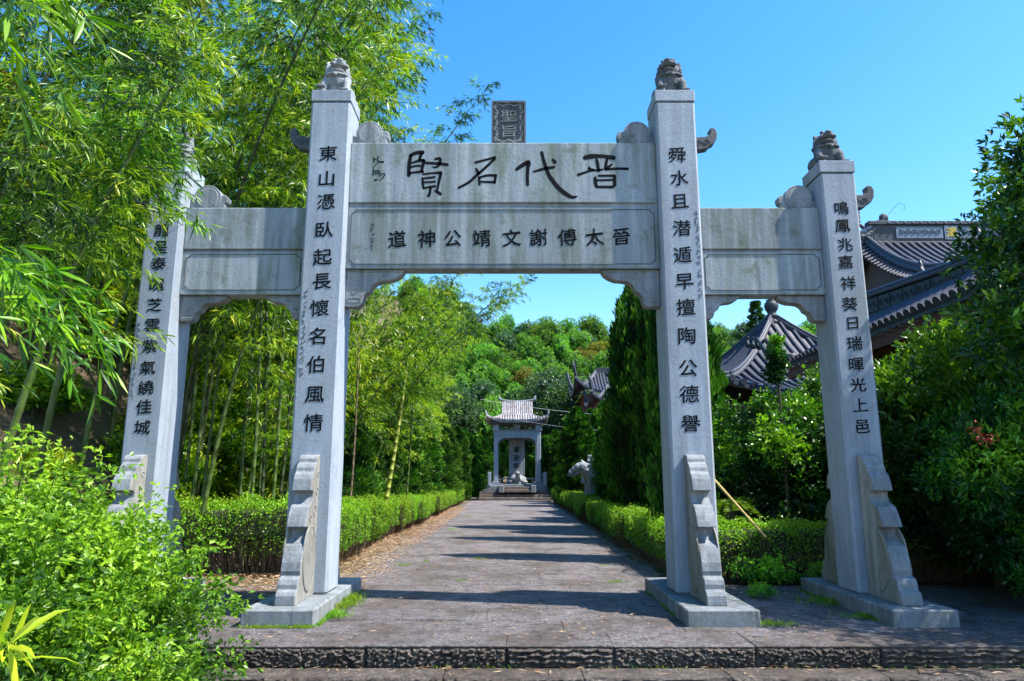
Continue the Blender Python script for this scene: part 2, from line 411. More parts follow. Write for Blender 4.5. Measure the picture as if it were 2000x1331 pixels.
def pillar(xc, w, ztop, text, ys, size, side_scrib):
    pil = bx(xc-w/2, xc+w/2, PF, PB, PL_TOP, ztop-.165)
    pil = MB().box(-w/2, w/2, PF-8.77, PB-8.77, PL_TOP, ztop-.168).build('pillar', M_GRAN, gate, bevel=.028, seg=1, loc=(xc-GX, 0, 0))
    e = .004
    MB().box(-w/2-e, w/2+e, PF-8.77-e, PB-8.77+e, ztop-.163, ztop).build('pillar_cap', M_GRAN, pil, bevel=.007)
    MB().box(-w/2-.115, w/2+.115, 7.56-8.77, 9.90-8.77, -.02, PL_TOP).build('plinth', M_PLINTH, pil, bevel=.012)
    drum_stone(pil, xc, True); drum_stone(pil, xc, False)
    for ch, py in zip(text, ys):
        if ch == ' ': continue
        z = at(1000, py, PF)[1]
        rng = random.Random(py)
        o = link('character', glyph(ch, .008 if ch in '舜憑懷譽擅德潜遁風' else .010, .010 if size > .22 else .018), None, pil, (rng.uniform(-.008, .008), PF-8.77-.0025, z), (0, rng.uniform(-.03, .03), 0), (size*1.04, .25, size*.96))
    if side_scrib:
        sx, py, n, h, wd = side_scrib
        z = at(1000, py, PF)[1]
        scribble(int(xc*100), n, h, wd).build('signature', M_INKGREY, pil, kind='stuff', loc=(sx, PF-8.77-.001, z))
    return pil
W1, W2, X1, X2 = .53, .46, 2.32, 4.42
p_li = pillar(GX-X1, W1, Z_MAIN_TOP, '東山憑臥起長懷名伯風情', [300, 349, 394, 449, 502, 549, 602, 657, 712, 770, 826], .240, (-.19, 566, 17, .066, .05))
p_ri = pillar(GX+X1, W1, Z_MAIN_TOP, '舜水且潜遁早擅陶公德譽', [303, 348, 393, 446, 498, 549, 600, 656, 719, 770, 828], .240, (.205, 412, 14, .085, .05))
p_ro = pillar(GX+X2, W2, Z_SIDE_TOP, '鳴鳳兆嘉祥葵日瑞暉光上邑', [407, 441, 478, 512, 553, 594, 631, 671, 712, 752, 792, 833], .195, None)
p_lo = pillar(GX-X2, W2, Z_SIDE_TOP, '龍呈泰魄芝雲紫氣繞佳城', [450, 483, 515, 556, 596, 635, 676, 718, 757, 795, 835], .195, (-.17, 630, 14, .07, .04))

# lintels ------------------------------------------------------------
LF = 8.625; LB = 8.625+.29
def lintel(x0, x1, py_top, py_mid0, py_mid1, py_bot):
    zt = at(0, py_top, LF)[1]; zm = at(0, py_mid0, LF)[1]; zn = at(0, py_mid1, LF)[1]; zb = at(0, py_bot, LF)[1]
    xm = (x0+x1)/2; hw = (x1-x0)/2
    up = MB().box(-hw, hw, 0, .29, zm, zt).build('upper_lintel', M_LINT, gate, bevel=.01, loc=G(xm, LF))
    MB().box(-hw, hw, .03, .26, zn-.02, zm+.02).build('recessed_joint', M_CARV, up)
    lo = MB().box(-hw, hw, .012, .272, zb, zn).build('lower_lintel', M_LINT, gate, bevel=.008, loc=G(xm, LF))
    # carved border line with notched corners, and thin lip
    m = .055; r = .05; q = []
    a0, a1, c0, c1 = -hw+m, hw-m, zb+m*1.1, zn-m*.7
    for (cx, cz, s0, s1) in ((a0, c0, 1, 1), (a1, c0, -1, 1), (a1, c1, -1, -1), (a0, c1, 1, -1)):
        cc = [(cx, cz+s1*r), (cx+s0*r*.45, cz+s1*r*.9), (cx+s0*r*.9, cz+s1*r*.45), (cx+s0*r, cz)]
        if (s0, s1) in ((-1, 1), (1, -1)): cc = cc[::-1]
        q += cc
    q.append(q[0])
    MB().tube([(x, .011, z) for x, z in q], .0065, 4, cap=False).build('border_line', M_INKGREY, lo)
    return up, lo, zt, zb, zn, zm
XI = X1-W1/2; XO = X1+W1/2; XE = X2-W2/2
up, lo, ZT, ZB, ZN, ZM = lintel(GX-XI, GX+XI, 279, 396, 404, 524)
upr, lor, ZT2, ZB2, _, _ = lintel(GX+XO, GX+XE, 406, 487, 491, 575)
upl, lol, _, _, _, _ = lintel(GX-XE, GX-XO, 406, 487, 491, 575)

# big brush characters, traced stroke by stroke
def on_lintel(ox, oy, sc):
    def f(x, y):
        X, Z = at(ox+x/sc, oy+y/sc, LF); return (X-GX, Z)
    return f
fA, fB, fC = on_lintel(700, 280, 7.692), on_lintel(1000, 280, 7.692), on_lintel(680, 270, 3.279)
BIG = [
 (fA, [[(790,175,42),(760,330,52),(758,490,48)],[(775,190,40),(860,145,45),(975,140,58)],[(945,160,40),(915,260,35)],[(800,300,22),(900,265,35),(985,258,46)],[(985,260,45),(950,420,40)],
       [(780,362,26),(880,337,28),(945,345,26)],[(770,450,28),(860,437,28),(975,428,40)],[(1010,298,34),(1180,305,38),(1345,325,36)],[(1150,240,28),(1235,225,45),(1225,315,45),(1165,370,26),(1105,355,12)],
       [(965,470,25),(1100,450,25),(1245,445,42)],[(1240,455,42),(1205,600,35),(1185,705,30)],[(962,520,30),(968,620,35),(978,680,28)],[(985,530,24),(1150,510,30)],[(985,590,22),(1155,580,28)],
       [(975,682,24),(1060,660,30),(1155,648,34)],[(1082,670,34),(1075,750,32),(1052,795,42)],[(1142,712,20),(1190,735,45),(1238,768,40)]]),
 (fC, [[(812,158,13),(870,143,12),(942,124,15)],[(940,132,15),(880,190,15),(835,228,17),(775,285,15),(706,320,13)],[(820,197,14),(836,232,18)],[(838,250,14),(842,300,14)],[(842,252,12),(895,238,14),(950,240,15)],
       [(945,240,15),(938,288,15)],[(852,280,11),(940,284,14)]]),
 (fB, [[(65,398,42),(165,325,55),(262,275,58),(238,360,48),(230,500,42),(235,632,40)],[(320,430,22),(480,385,42),(640,360,34)],[(445,135,42),(480,280,45),(548,480,50),(680,660,56),(800,760,60),(910,822,48),(985,797,12)],[(610,245,34),(650,292,50)]]),
 (fB, [[(1085,222,54),(1180,198,70),(1350,192,42),(1535,222,62)],[(1270,240,35),(1290,330,46),(1302,425,40)],[(1430,230,35),(1410,330,42),(1400,395,34)],[(1505,315,22),(1445,365,40),(1405,392,30)],
       [(990,478,38),(1080,447,30),(1180,412,30),(1280,408,25),(1365,396,25)],[(1405,398,30),(1560,382,34),(1745,387,36)],[(1168,358,22),(1150,388,40),(1238,402,25)],[(1248,515,38),(1250,580,50),(1270,655,40)],
       [(1295,490,28),(1540,490,34)],[(1540,490,38),(1542,640,50)],[(1270,560,24),(1525,552,30)],[(1275,658,34),(1525,660,38)]])]
for f, S in BIG:
    strokes(S, f, .003, 1.15).build('character', M_INK, up, loc=(0, .001, 0))
SIG = [[(230,215,16),(237,250,16),(233,290,16)],[(237,255,12),(262,238,12)],[(300,205,18),(285,250,18),(300,280,20),(380,283,24)],[(295,295,10),(225,355,12),(228,410,12),(220,482,14)],[(235,420,12),(300,405,12),(295,470,14)],
       [(265,415,10),(262,475,10)],[(238,450,8),(290,445,8)],[(300,410,10),(330,440,12),(320,480,12),(345,500,10)],[(340,460,12),(405,460,14),(375,520,14),(320,558,12)],[(245,552,22),(280,550,22)]]
strokes(SIG, fA, .004).build('signature', M_INK, up, loc=(0, .001, 0))
for ch, px in zip('道神公靖文謝傅太晉', [776, 834, 884, 941, 999, 1052, 1108, 1161, 1213]):
    X, Z = at(px, 465-(px-1000)*.012, LF+.012)
    link('character', glyph(ch, .012, .024), None, lo, (X-GX, .0095, Z), (0, R(-2), 0), (.25, .25, .25))
X, Z = at(728, 436, LF)
scribble(5, 7, .055, .05).build('signature', M_INKGREY, lo, kind='stuff', loc=(X-GX, .011, Z))

# brackets under the lintels ------------------------------------------
BR = [(0, 0), (.76, 0), (.755, -.03), (.72, -.075), (.66, -.115), (.58, -.145), (.50, -.15), (.42, -.165), (.365, -.205), (.335, -.255), (.325, -.30), (.28, -.315), (.245, -.36), (.225, -.44), (.20, -.485), (.17, -.50), (0, -.50)]
def bracket(x, z, s, sc=1.0, sz=1.0):
    prof = [(s*p*sc, q*sz) for p, q in BR]
    o = MB().prism(prof, -.085, .085, 'y').build('corner_bracket', M_CARV, gate, bevel=.012, loc=G(x, LF+.145, z-.002))
    t = MB()
    for f in (-1, 1):
        for (cx, cz, rr, tt) in ((.52, -.075, .05, 5), (.30, -.12, .06, 5), (.13, -.30, .05, 4.5)):
            t.tube([(s*sc*(cx+rr*(1-a/9)*math.cos(a)), f*.086, sz*(cz+rr*(1-a/9)*math.sin(a))) for a in np.linspace(0, tt*1.5, 20)], .006, 5)
        t.tube([(s*sc*x_, f*.086, sz*z_) for x_, z_ in ((.04, -.38), (.20, -.38), (.20, -.44), (.04, -.44), (.04, -.38))], .005, 4)
        t.tube([(s*sc*x_, f*.086, sz*z_) for x_, z_ in ((.03, -.03), (.3, -.035), (.55, -.03), (.70, -.04))], .006, 4)
    t.build('scroll_relief', M_CARV, o, kind='stuff')
bracket(GX-XI, ZB, 1); bracket(GX+XI, ZB, -1)
bracket(GX+XO, ZB2, 1, .66, .62); bracket(GX+XE, ZB2, -1, .80, .68)
bracket(GX-XE, ZB2, 1, .80, .68); bracket(GX-XO, ZB2, -1, .66, .62)

# cloud boards through the pillars: disc inside, hooked tail outside ------
CLOUD_IN = [(0, -.02), (.42, -.02), (.47, .03), (.46, .08), (.49, .10), (.50, .17), (.46, .21), (.40, .20), (.38, .17), (.30, .14), (.1, .13), (0, .13)]
TAIL = [(0, .02), (.09, .0), (.20, .02), (.24, .07), (.29, .09), (.335, .17), (.345, .27), (.315, .325), (.265, .335), (.235, .30), (.255, .27), (.235, .225), (.18, .20), (0, .19)]
def cloud(px_side, x_in, x_out, s, z, z_out, yc=LF+.145, block=False):
    """s = direction of the disc side"""
    a = MB().prism([(s*p, q) for p, q in CLOUD_IN], -.07, .07, 'y').build('cloud_board', M_CARV, gate, bevel=.01, loc=G(x_in, yc, z))
    m = MB()
    Md = Matrix.Translation((s*.23, 0, .16)) @ Matrix.Rotation(math.pi/2, 4, 'X')
    m.lathe([(.02, -.088), (.14, -.088), (.152, -.082), (.155, -.078), (.165, -.084), (.180, -.080), (.182, .08), (.165, .084), (.155, .078), (.14, .088), (.02, .088)], 32, Md)
    m.build('disc', M_CARV, a)
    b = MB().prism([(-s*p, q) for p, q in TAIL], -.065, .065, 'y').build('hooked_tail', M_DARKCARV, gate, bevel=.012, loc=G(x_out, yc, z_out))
    t = MB()
    for f in (-1, 1):
        for (cx, cz, rr) in ((.08, .10, .05), (.19, .11, .05)):
            t.tube([(-s*(cx+rr*(1-a_/10)*math.cos(a_)), f*.066, cz+rr*(1-a_/10)*math.sin(a_)) for a_ in np.linspace(0, 8, 20)], .006, 5)
    t.build('scroll_relief', M_DARKCARV, b, kind='stuff')
    if block:
        MB().box(0 if s < 0 else -.13, .13 if s < 0 else 0, -.06, .06, -.20, -.02).build('tail_block', M_CARV, b, bevel=.015)
zo = at(0, 285, LF)[1]; zo2 = at(0, 403, LF)[1]
cloud(0, GX-XI, GX-XO, 1, ZT+.004, zo-.02); cloud(0, GX+XI, GX+XO, -1, ZT+.004, zo-.02)
cloud(0, GX-XE, GX-(X2+W2/2), 1, ZT2+.004, zo2, block=True); cloud(0, GX+XE, GX+X2+W2/2, -1, ZT2+.004, zo2, block=True)

# imperial-edict tablet on top of the main lintel ---------------------------
X, _ = at(993.5, 278, LF); ht = at(0, 193, LF)[1]-ZT
tab = MB().box(-.235, .235, -.05, .05, 0, ht).build('tablet', M_DARKCARV, gate, bevel=.008, loc=G(X, LF+.12, ZT))
fr = MB()
fr.box(-.235, .235, -.068, -.0505, ht-.03, ht); fr.box(-.235, .235, -.068, -.0505, 0, .025); fr.box(-.235, -.210, -.068, -.0505, .0255, ht-.0305); fr.box(.210, .235, -.068, -.0505, .0255, ht-.0305)
fr.build('tablet_frame', M_DARKCARV, tab)
vine = MB()
def wave(x0, z0, x1, z1, n, amp):
    L = math.hypot(x1-x0, z1-z0); dx, dz = (x1-x0)/L, (z1-z0)/L
    vine.tube([(x0+dx*L*t-dz*amp*math.sin(t*n*math.pi), -.056, z0+dz*L*t+dx*amp*math.sin(t*n*math.pi)) for t in np.linspace(0, 1, n*8+1)], .008, 5)
    for i in range(n):
        t = (i+.5)/n; cx, cz = x0+dx*L*t, z0+dz*L*t
        vine.tube([(cx+.018*(1-a/8)*math.cos(a+i*math.pi), -.056, cz+.018*(1-a/8)*math.sin(a+i*math.pi)) for a in np.linspace(0, 6, 10)], .006, 4)
wave(-.175, .05, -.175, ht-.05, 7, .022); wave(.175, .05, .175, ht-.05, 7, .022); wave(-.19, .055, .19, .055, 5, .018); wave(-.19, ht-.06, .19, ht-.06, 5, .018)
vine.build('vine_relief', M_CARV, tab)
for ch, z in (('聖', ht*.655), ('旨', ht*.315)):
    link('character', glyph(ch, .0, .01).copy(), None, tab, (0, -.058, z), (0, 0, 0), (.24, .7, .19)).data.materials[0] = M_CARV

# guardian lions -----------------------------------------------------------
def lion_mesh(seed, look, roar):
    """seated lion, front towards -Y; one continuous carving. look = head turn, paw on a ball"""
    rng = random.Random(seed); mb = MB()
    e = mb.ell
    e((0, .06, .13), (.20, .20, .14), 14)                          # haunches
    for s in (-1, 1):
        e((s*.145, .05, .10), (.09, .15, .11), 12); e((s*.15, -.10, .035), (.06, .09, .036), 10)     # thigh, hind foot
    e((0, -.02, .24), (.17, .16, .15), 14)                         # chest
    for s in (-1, 1):
        hz = .0 if s == 1 else .055
        mb.tube([(s*.13, -.05, .27), (s*.15, -.12, .18), (s*.155, -.16, .06+hz)], [.072, .060, .048], 10)
        e((s*.155, -.20, .035+hz), (.062, .075, .036), 10)
        for k in range(4): e((s*.155+(k-1.5)*.03, -.265, .028+hz), (.015, .022, .022), 6)
    e((-.155, -.19, .035), (.06, .06, .05), 12)                    # ball or cub under the raised paw
    T = Matrix.Translation((0, -.03, .42)) @ Matrix.Rotation(look, 4, 'Z') @ Matrix.Rotation(R(-14), 4, 'X')
    h = MB()
    h.ell((0, .02, 0), (.145, .13, .125), 16)                       # skull
    h.ell((0, -.10, .035), (.10, .075, .05), 12)                    # muzzle, upper
    h.ell((0, -.165, .06), (.045, .03, .03), 10)                    # nose
    for s in (-1, 1):
        h.ell((s*.06, -.105, .10), (.035, .03, .028), 10)           # brow
        h.ell((s*.062, -.135, .078), (.02, .014, .016), 8)          # eye
        h.ell((s*.135, .0, .09), (.03, .02, .045), 8)               # ear
        h.ell((s*.085, -.12, .01), (.04, .04, .035), 8)             # cheek
    h.ell((0, -.085, -.065 - (.03 if roar else 0)), (.085, .075, .028), 12)      # jaw
    h.ell((0, -.08, -.105 - (.02 if roar else 0)), (.05, .05, .03), 8)           # beard
    if roar:
        for k in range(6): h.box(-.055+k*.02, -.040+k*.02, -.155, -.125, -.005, .015)
    # mane: rows of curls round the head and down the back
    for row in range(6):
        for k in range(15):
            a = -.15*math.pi + 1.3*math.pi*k/14
            th = .12+row*.42
            rr = .155
            x = rr*math.cos(a)*(1-.05*row); z = rr*math.sin(a)*(.95)-.02
            y = .0+row*.038
            if row > 3: x *= .8; z *= .9
            h.ell((x, y, z-row*.012), (.026, .026, .026), 6)
    mb.add([T @ Vector(p) for p in h.v], h.f)
    # neck ruff and belled collar
    mb.tube([(.175*math.cos(a), -.02+.165*math.sin(a), .33+.02*math.sin(a)) for a in np.linspace(0, 2*math.pi, 25)], .020, 6, cap=False)
    e((0, -.20, .29), (.03, .03, .035), 10)
    mb.tube([(0, .22, .08), (.03, .25, .2), (.0, .22, .30)], [.04, .05, .02], 8)
    return remeshed('lion_statue', mb, .0075, 0, .004, 60)
LM = [lion_mesh(1, R(24), True), lion_mesh(2, R(-20), False), lion_mesh(3, R(-6), False)]
def lion(pil, z, me, mat, s, mirror=1):
    o = link('lion_statue', me.copy(), None, pil, (0, .02, z-.002), (0, 0, 0), (s*mirror, s, s)); o.data.materials.clear(); o.data.materials.append(mat)
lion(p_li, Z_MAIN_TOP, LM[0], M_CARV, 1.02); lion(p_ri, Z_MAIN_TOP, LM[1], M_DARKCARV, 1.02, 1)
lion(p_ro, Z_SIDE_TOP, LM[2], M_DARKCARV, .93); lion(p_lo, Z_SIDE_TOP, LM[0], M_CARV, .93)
# ------------------------------------------------------------------ land
def sstep(a, b, x):
    t = min(1, max(0, (x-a)/(b-a))); return t*t*(3-2*t)
def gz(x, y):
    n = noise.noise(Vector((x*.35, y*.35, 0)))*.10 + noise.noise(Vector((x*1.7, y*1.7, 4)))*.03
    flat = -.06
    if y < 7.3 and x > -6: flat = -.80*sstep(7.25, 6.95, y)*sstep(-6, -5.3, x) if x > -5.3 or y > 6 else -.45
    side = sstep(2.6, 3.4, abs(x+.1))*sstep(9.5, 10.5, y)
    left = max(0, -(x+5.7)); L = 17*(1-math.exp(-left*1.05/17)) * sstep(5.0, 11.0, y)
    far = sstep(60, 125, y)*(22 + 3*noise.noise(Vector((x*.02, y*.02, 1)))+ .02*abs(x)) 
    rough = n*(min(1, left*.6)*3 + side*.35 + sstep(50, 60, y)*10)
    return flat + L + far + rough
def grid_mesh(xs, ys, name):
    V = [(x, y, gz(x, y)) for y in ys for x in xs]; n = len(xs)
    F = [(j*n+i, j*n+i+1, (j+1)*n+i+1, (j+1)*n+i) for j in range(len(ys)-1) for i in range(n-1)]
    me = bpy.data.meshes.new(name); me.from_pydata(V, [], F); me.polygons.foreach_set('use_smooth', [True]*len(F)); return me
xs = sorted(set([-400, -250, -150, -110, -80, -60, -48, -40]+[round(-34+i*1.0, 2) for i in range(20)]+[round(-14+i*.25, 2) for i in range(80)]+[round(6+i*1.0, 2) for i in range(40)]+[52, 64, 80, 110, 150, 250, 400]))
ys = sorted(set([-60, -30, -12, -4, 0]+[round(2+i*.25, 2) for i in range(72)]+[round(20+i*1.0, 2) for i in range(40)]+[round(60+i*4, 2) for i in range(20)]+[150, 180, 240, 320, 420]))
m, nt, b = new_mat('earth')
w = world_coords(nt); n1 = noi(nt, w, 2.2, 6, .7); n2 = noi(nt, w, 28, 5, .75)
c = ramp(nt, n2, [(.3, (.07, .045, .03)), (.5, (.16, .105, .07)), (.72, (.34, .24, .16))])
c = mixc(nt, ramp(nt, n1, [(.42, (0, 0, 0)), (.62, (.8,)*3)]), c, (.055, .075, .02))
nt.links.new(c, b.inputs['Base Color']); b.inputs['Roughness'].default_value = .9; bump(nt, b, n2, .06, .9)
M_DIRT = m
link('ground', grid_mesh(xs, ys, 'ground'), M_DIRT, kind='structure')

# paved court and path ------------------------------------------------
court = empty('stone_path', (0, 6.78, 0), kind='structure')
rng = random.Random(11)
def slab(x0, x1, y0, y1, parent, name='slab', zt=0.0, th=.09, bev=.009):
    dz = rng.uniform(-.002, .0015); g = .0018
    tx, ty = rng.uniform(-.0025, .0025), rng.uniform(-.0025, .0025)
    w_, d_ = (x1-x0)/2-g, (y1-y0)/2-g
    vs = [(-w_, -d_, -th), (w_, -d_, -th), (-w_, d_, -th), (w_, d_, -th), (-w_, -d_, -tx-ty), (w_, -d_, tx-ty), (-w_, d_, -tx+ty), (w_, d_, tx+ty)]
    mb = MB().add(vs, [(0, 2, 3, 1), (4, 5, 7, 6), (0, 1, 5, 4), (2, 6, 7, 3), (0, 4, 6, 2), (1, 3, 7, 5)])
    return mb.build(name, M_PAVE, parent, bevel=bev, loc=((x0+x1)/2-parent.location.x, (y0+y1)/2-parent.location.y, zt+dz-parent.location.z))
def span(a, b, w):
    out = [a]; 
    while out[-1] < b-w*.8: out.append(out[-1]+w*rng.uniform(.75, 1.3))
    out[-1] = b if len(out) > 1 and b-out[-1] < w*.4 else out[-1]
    if out[-1] != b: out.append(b)
    return out
y = 6.78
ROWS = []
while y < 17.5:
    d = rng.uniform(.50, .66); x0, x1 = (-5.2, 8.6) if y < 9.9 else (-2.62, 2.30)
    if y > 9.9: x0 += rng.uniform(-.08, .08); x1 += rng.uniform(-.08, .08)
    ROWS.append((x0, x1, y, y+d)); y += d
ROWS[0] = (-5.2, 8.6, 6.78, ROWS[0][3])
for i, (x0, x1, y0, y1) in enumerate(ROWS):
    e = [-5.2, -3.9, -2.7, -1.35, -.05, .94, 2.25, 3.4, 4.75, 6.2, 7.4, 8.6] if i == 0 else span(x0, x1, 1.35)
    for a, b_ in zip(e[:-1], e[1:]): slab(a, b_, y0, y1, court, th=.016 if i == 0 else .09, bev=.005)
far = MB(); yy = y
while yy < 43.4:
    d = rng.uniform(.5, .66); e = span(-2.55+rng.uniform(-.05, .05), 2.25+rng.uniform(-.05, .05), 1.4)
    d = min(d, 43.45-yy)
    for a, b_ in zip(e[:-1], e[1:]):
        z = rng.uniform(-.004, .002); far.box(a+.0015, b_-.0015, yy+.0015-6.78, yy+d-.0015-6.78, -.09, z)
    yy += d
far.build('distant_slabs', M_PAVE, court, kind='stuff')

# front steps: rough-faced blocks ------------------------------------------
steps = empty('front_steps', (0, 6.78, 0), kind='structure')
def rough_block(x0, x1, y0, y1, z0, z1, seed, deep=.035):
    """step block with a hand-hewn front"""
    nx, nz = max(8, int((x1-x0)/.015)), max(8, int((z1-z0)/.012)); g = .004
    V = []; F = []
    style = seed % 3
    for j in range(nz+1):
        for i in range(nx+1):
            u, v = i/nx, j/nz; x = x0+g+(x1-x0-2*g)*u; z = z0+(z1-z0)*v
            edge = min(1, min(u*nx, (nx-u*nx), v*nz+.2, (nz-v*nz))/1.6)
            if style == 0: a = noise.noise(Vector((x*20+z*12, z*46, seed)))+.8*noise.noise(Vector((x*55, z*85, seed)))
            elif style == 1: a = noise.noise(Vector((x*24-z*22, z*44, seed)))+.8*noise.noise(Vector((x*60, z*80, seed)))
            else: a = math.sin(z*130+noise.noise(Vector((x*9, z*8, seed)))*3)*.5+.7*noise.noise(Vector((x*30, z*40, seed)))
            V.append((x, y0-edge*deep*(.5+.75*a), z))
    for j in range(nz):
        for i in range(nx): k = j*(nx+1)+i; F.append((k, k+1, k+nx+2, k+nx+1))
    mb = MB().add(V, F)
    top = [(j*0+i) for i in range(nx+1)]
    tb = nz*(nx+1); n0 = len(mb.v)
    mb.v += [(x0+g, y1, z1), (x1-g, y1, z1), (x0+g, y1, z0), (x1-g, y1, z0)]
    mb.f.append(tuple([tb+i for i in range(nx+1)]+[n0+1, n0]))
    mb.f.append(tuple([j*(nx+1) for j in range(nz, -1, -1)]+[n0+2, n0])[::-1])
    mb.f.append(tuple([j*(nx+1)+nx for j in range(nz+1)]+[n0+1, n0+3])[::-1])
    return mb
E0 = [-5.2, -3.9, -2.7, -1.35, -.05, .94, 2.25, 3.4, 4.75, 6.2, 7.4, 8.6]
k = 0
for st, (yf, zt) in enumerate(((6.78, -.0), (6.46, -.185), (6.12, -.37))):
    e = E0 if st == 0 else span(-5.4, 8.8, 1.25)
    for a, b_ in zip(e[:-1], e[1:]):
        k += 1
        z1 = -.093 if st == 0 else zt
        if st == 0:                       # the riser below the court's edge slabs
            mb = rough_block(a, b_, yf+.02, yf+.45, -.188, -.0175, k, .055)
            pass
        else: mb = rough_block(a, b_, yf, yf+.36, zt-.183, zt-rng.uniform(0, .004), k)
        mb.v = [(x, y_-6.78, z) for x, y_, z in mb.v]
        mb.build('step_block', M_RISER, steps)
MB().box(-5.4, 9, -4.5, -.66, -.62, -.565).build('lower_paving', M_PAVE, steps)

# three far steps up to the stele pavilion ------------------------------------
fs = empty('pavilion_steps', (.35, 43.5, 0), kind='structure')
for i in range(3):
    z0, z1 = i*.17, (i+1)*.17
    e = span(-2.4, 2.35, 1.2)
    for a, b_ in zip(e[:-1], e[1:]):
        MB().box(a+.004, b_-.004, i*.42, i*.42+.60 if i < 2 else 8.0, z0-.05, z1).build('step_block', M_RISER, fs, bevel=.012)
# ------------------------------------------------------------------ leaves
def vn(P, f, seed=0):
    '''cheap smooth noise, about -1..1'''
    r = np.random.RandomState(seed*7+1); out = 0
    for o in range(3):
        k = r.normal(size=(3, 3))*f*(1.7**o)*1.6; ph = r.rand(3)*6.28
        q = P @ k.T+ph; out = out+np.sin(q[:, 0]+1.3*np.sin(q[:, 1]))*np.cos(q[:, 2]*.8+np.sin(q[:, 0]*.7))*(.65**o)
    return out*.62
def norm(a): return a/np.maximum(np.linalg.norm(a, axis=1, keepdims=True), 1e-9)
def leaves(name, P, D, L, Wd, mat, rs, tint=None, droop=.15, mid=.4, extra=None, side=None, bend=False):
    """n leaves in one mesh: base points P, directions D, lengths L, widths Wd"""
    n = len(P); D = norm(D)
    S = np.cross(D, rs.normal(size=(n, 3)) if side is None else side); S = norm(S)
    L = np.broadcast_to(L, (n,)).reshape(-1, 1); Wd = np.broadcast_to(Wd, (n,)).reshape(-1, 1)
    dn = np.zeros((n, 3)); dn[:, 2] = -1
    T = P+D*L+dn*L*droop; M_ = P+D*L*mid+dn*L*droop*.15
    if bend:                                   # folded, curved blade for leaves seen close
        U = np.cross(S, D); M2 = P+D*L*.72+dn*L*droop*.45
        V = np.stack([P, M_-S*Wd/2+U*Wd*.18, M_, M_+S*Wd/2+U*Wd*.18, M2-S*Wd*.36+U*Wd*.1, M2, M2+S*Wd*.36+U*Wd*.1, T], 1).reshape(-1, 3)
        q = np.array([0, 2, 1, 0, 3, 2, 1, 2, 5, 1, 5, 4, 2, 3, 6, 2, 6, 5, 4, 5, 7, 5, 6, 7]); nf = 8; k = 3; nv = 8
    else:
        V = np.stack([P, M_-S*Wd/2, T, M_+S*Wd/2], 1).reshape(-1, 3)
        q = np.array([0, 1, 2, 3]); nf = 1; k = 4; nv = 4
    idx = (np.arange(n)[:, None]*nv+q[None, :]).reshape(-1)
    tot = [k]*(n*nf)
    tn = rs.rand(n) if tint is None else np.clip(tint, 0, 1)
    ft = np.repeat(tn, nf)
    if extra is not None:                       # twigs and cores: (verts, faces, tint)
        base = len(V); ev = np.array(extra.v).reshape(-1, 3)
        if len(ev):
            V = np.concatenate([V, ev]); ei = []
            for f in extra.f: ei += [base+i for i in f]; tot.append(len(f))
            idx = np.concatenate([idx, np.array(ei)]); ft = np.concatenate([ft, np.full(len(extra.f), getattr(extra, 'tint', .1))])
    me = bpy.data.meshes.new(name)
    me.vertices.add(len(V)); me.vertices.foreach_set('co', V.astype(np.float32).reshape(-1))
    me.loops.add(len(idx)); me.loops.foreach_set('vertex_index', idx.astype(np.int32))
    tot = np.array(tot); st = np.concatenate([[0], np.cumsum(tot)[:-1]])
    me.polygons.add(len(tot)); me.polygons.foreach_set('loop_start', st.astype(np.int32)); me.polygons.foreach_set('loop_total', tot.astype(np.int32))
    a = me.attributes.new('tint', 'FLOAT', 'FACE'); a.data.foreach_set('value', ft.astype(np.float32))
    me.update(calc_edges=True); me.materials.append(mat); return me

def ribbon(mb, pts, w):
    """thin three-sided twig"""
    mb.tube(pts, w, 3, cap=False)

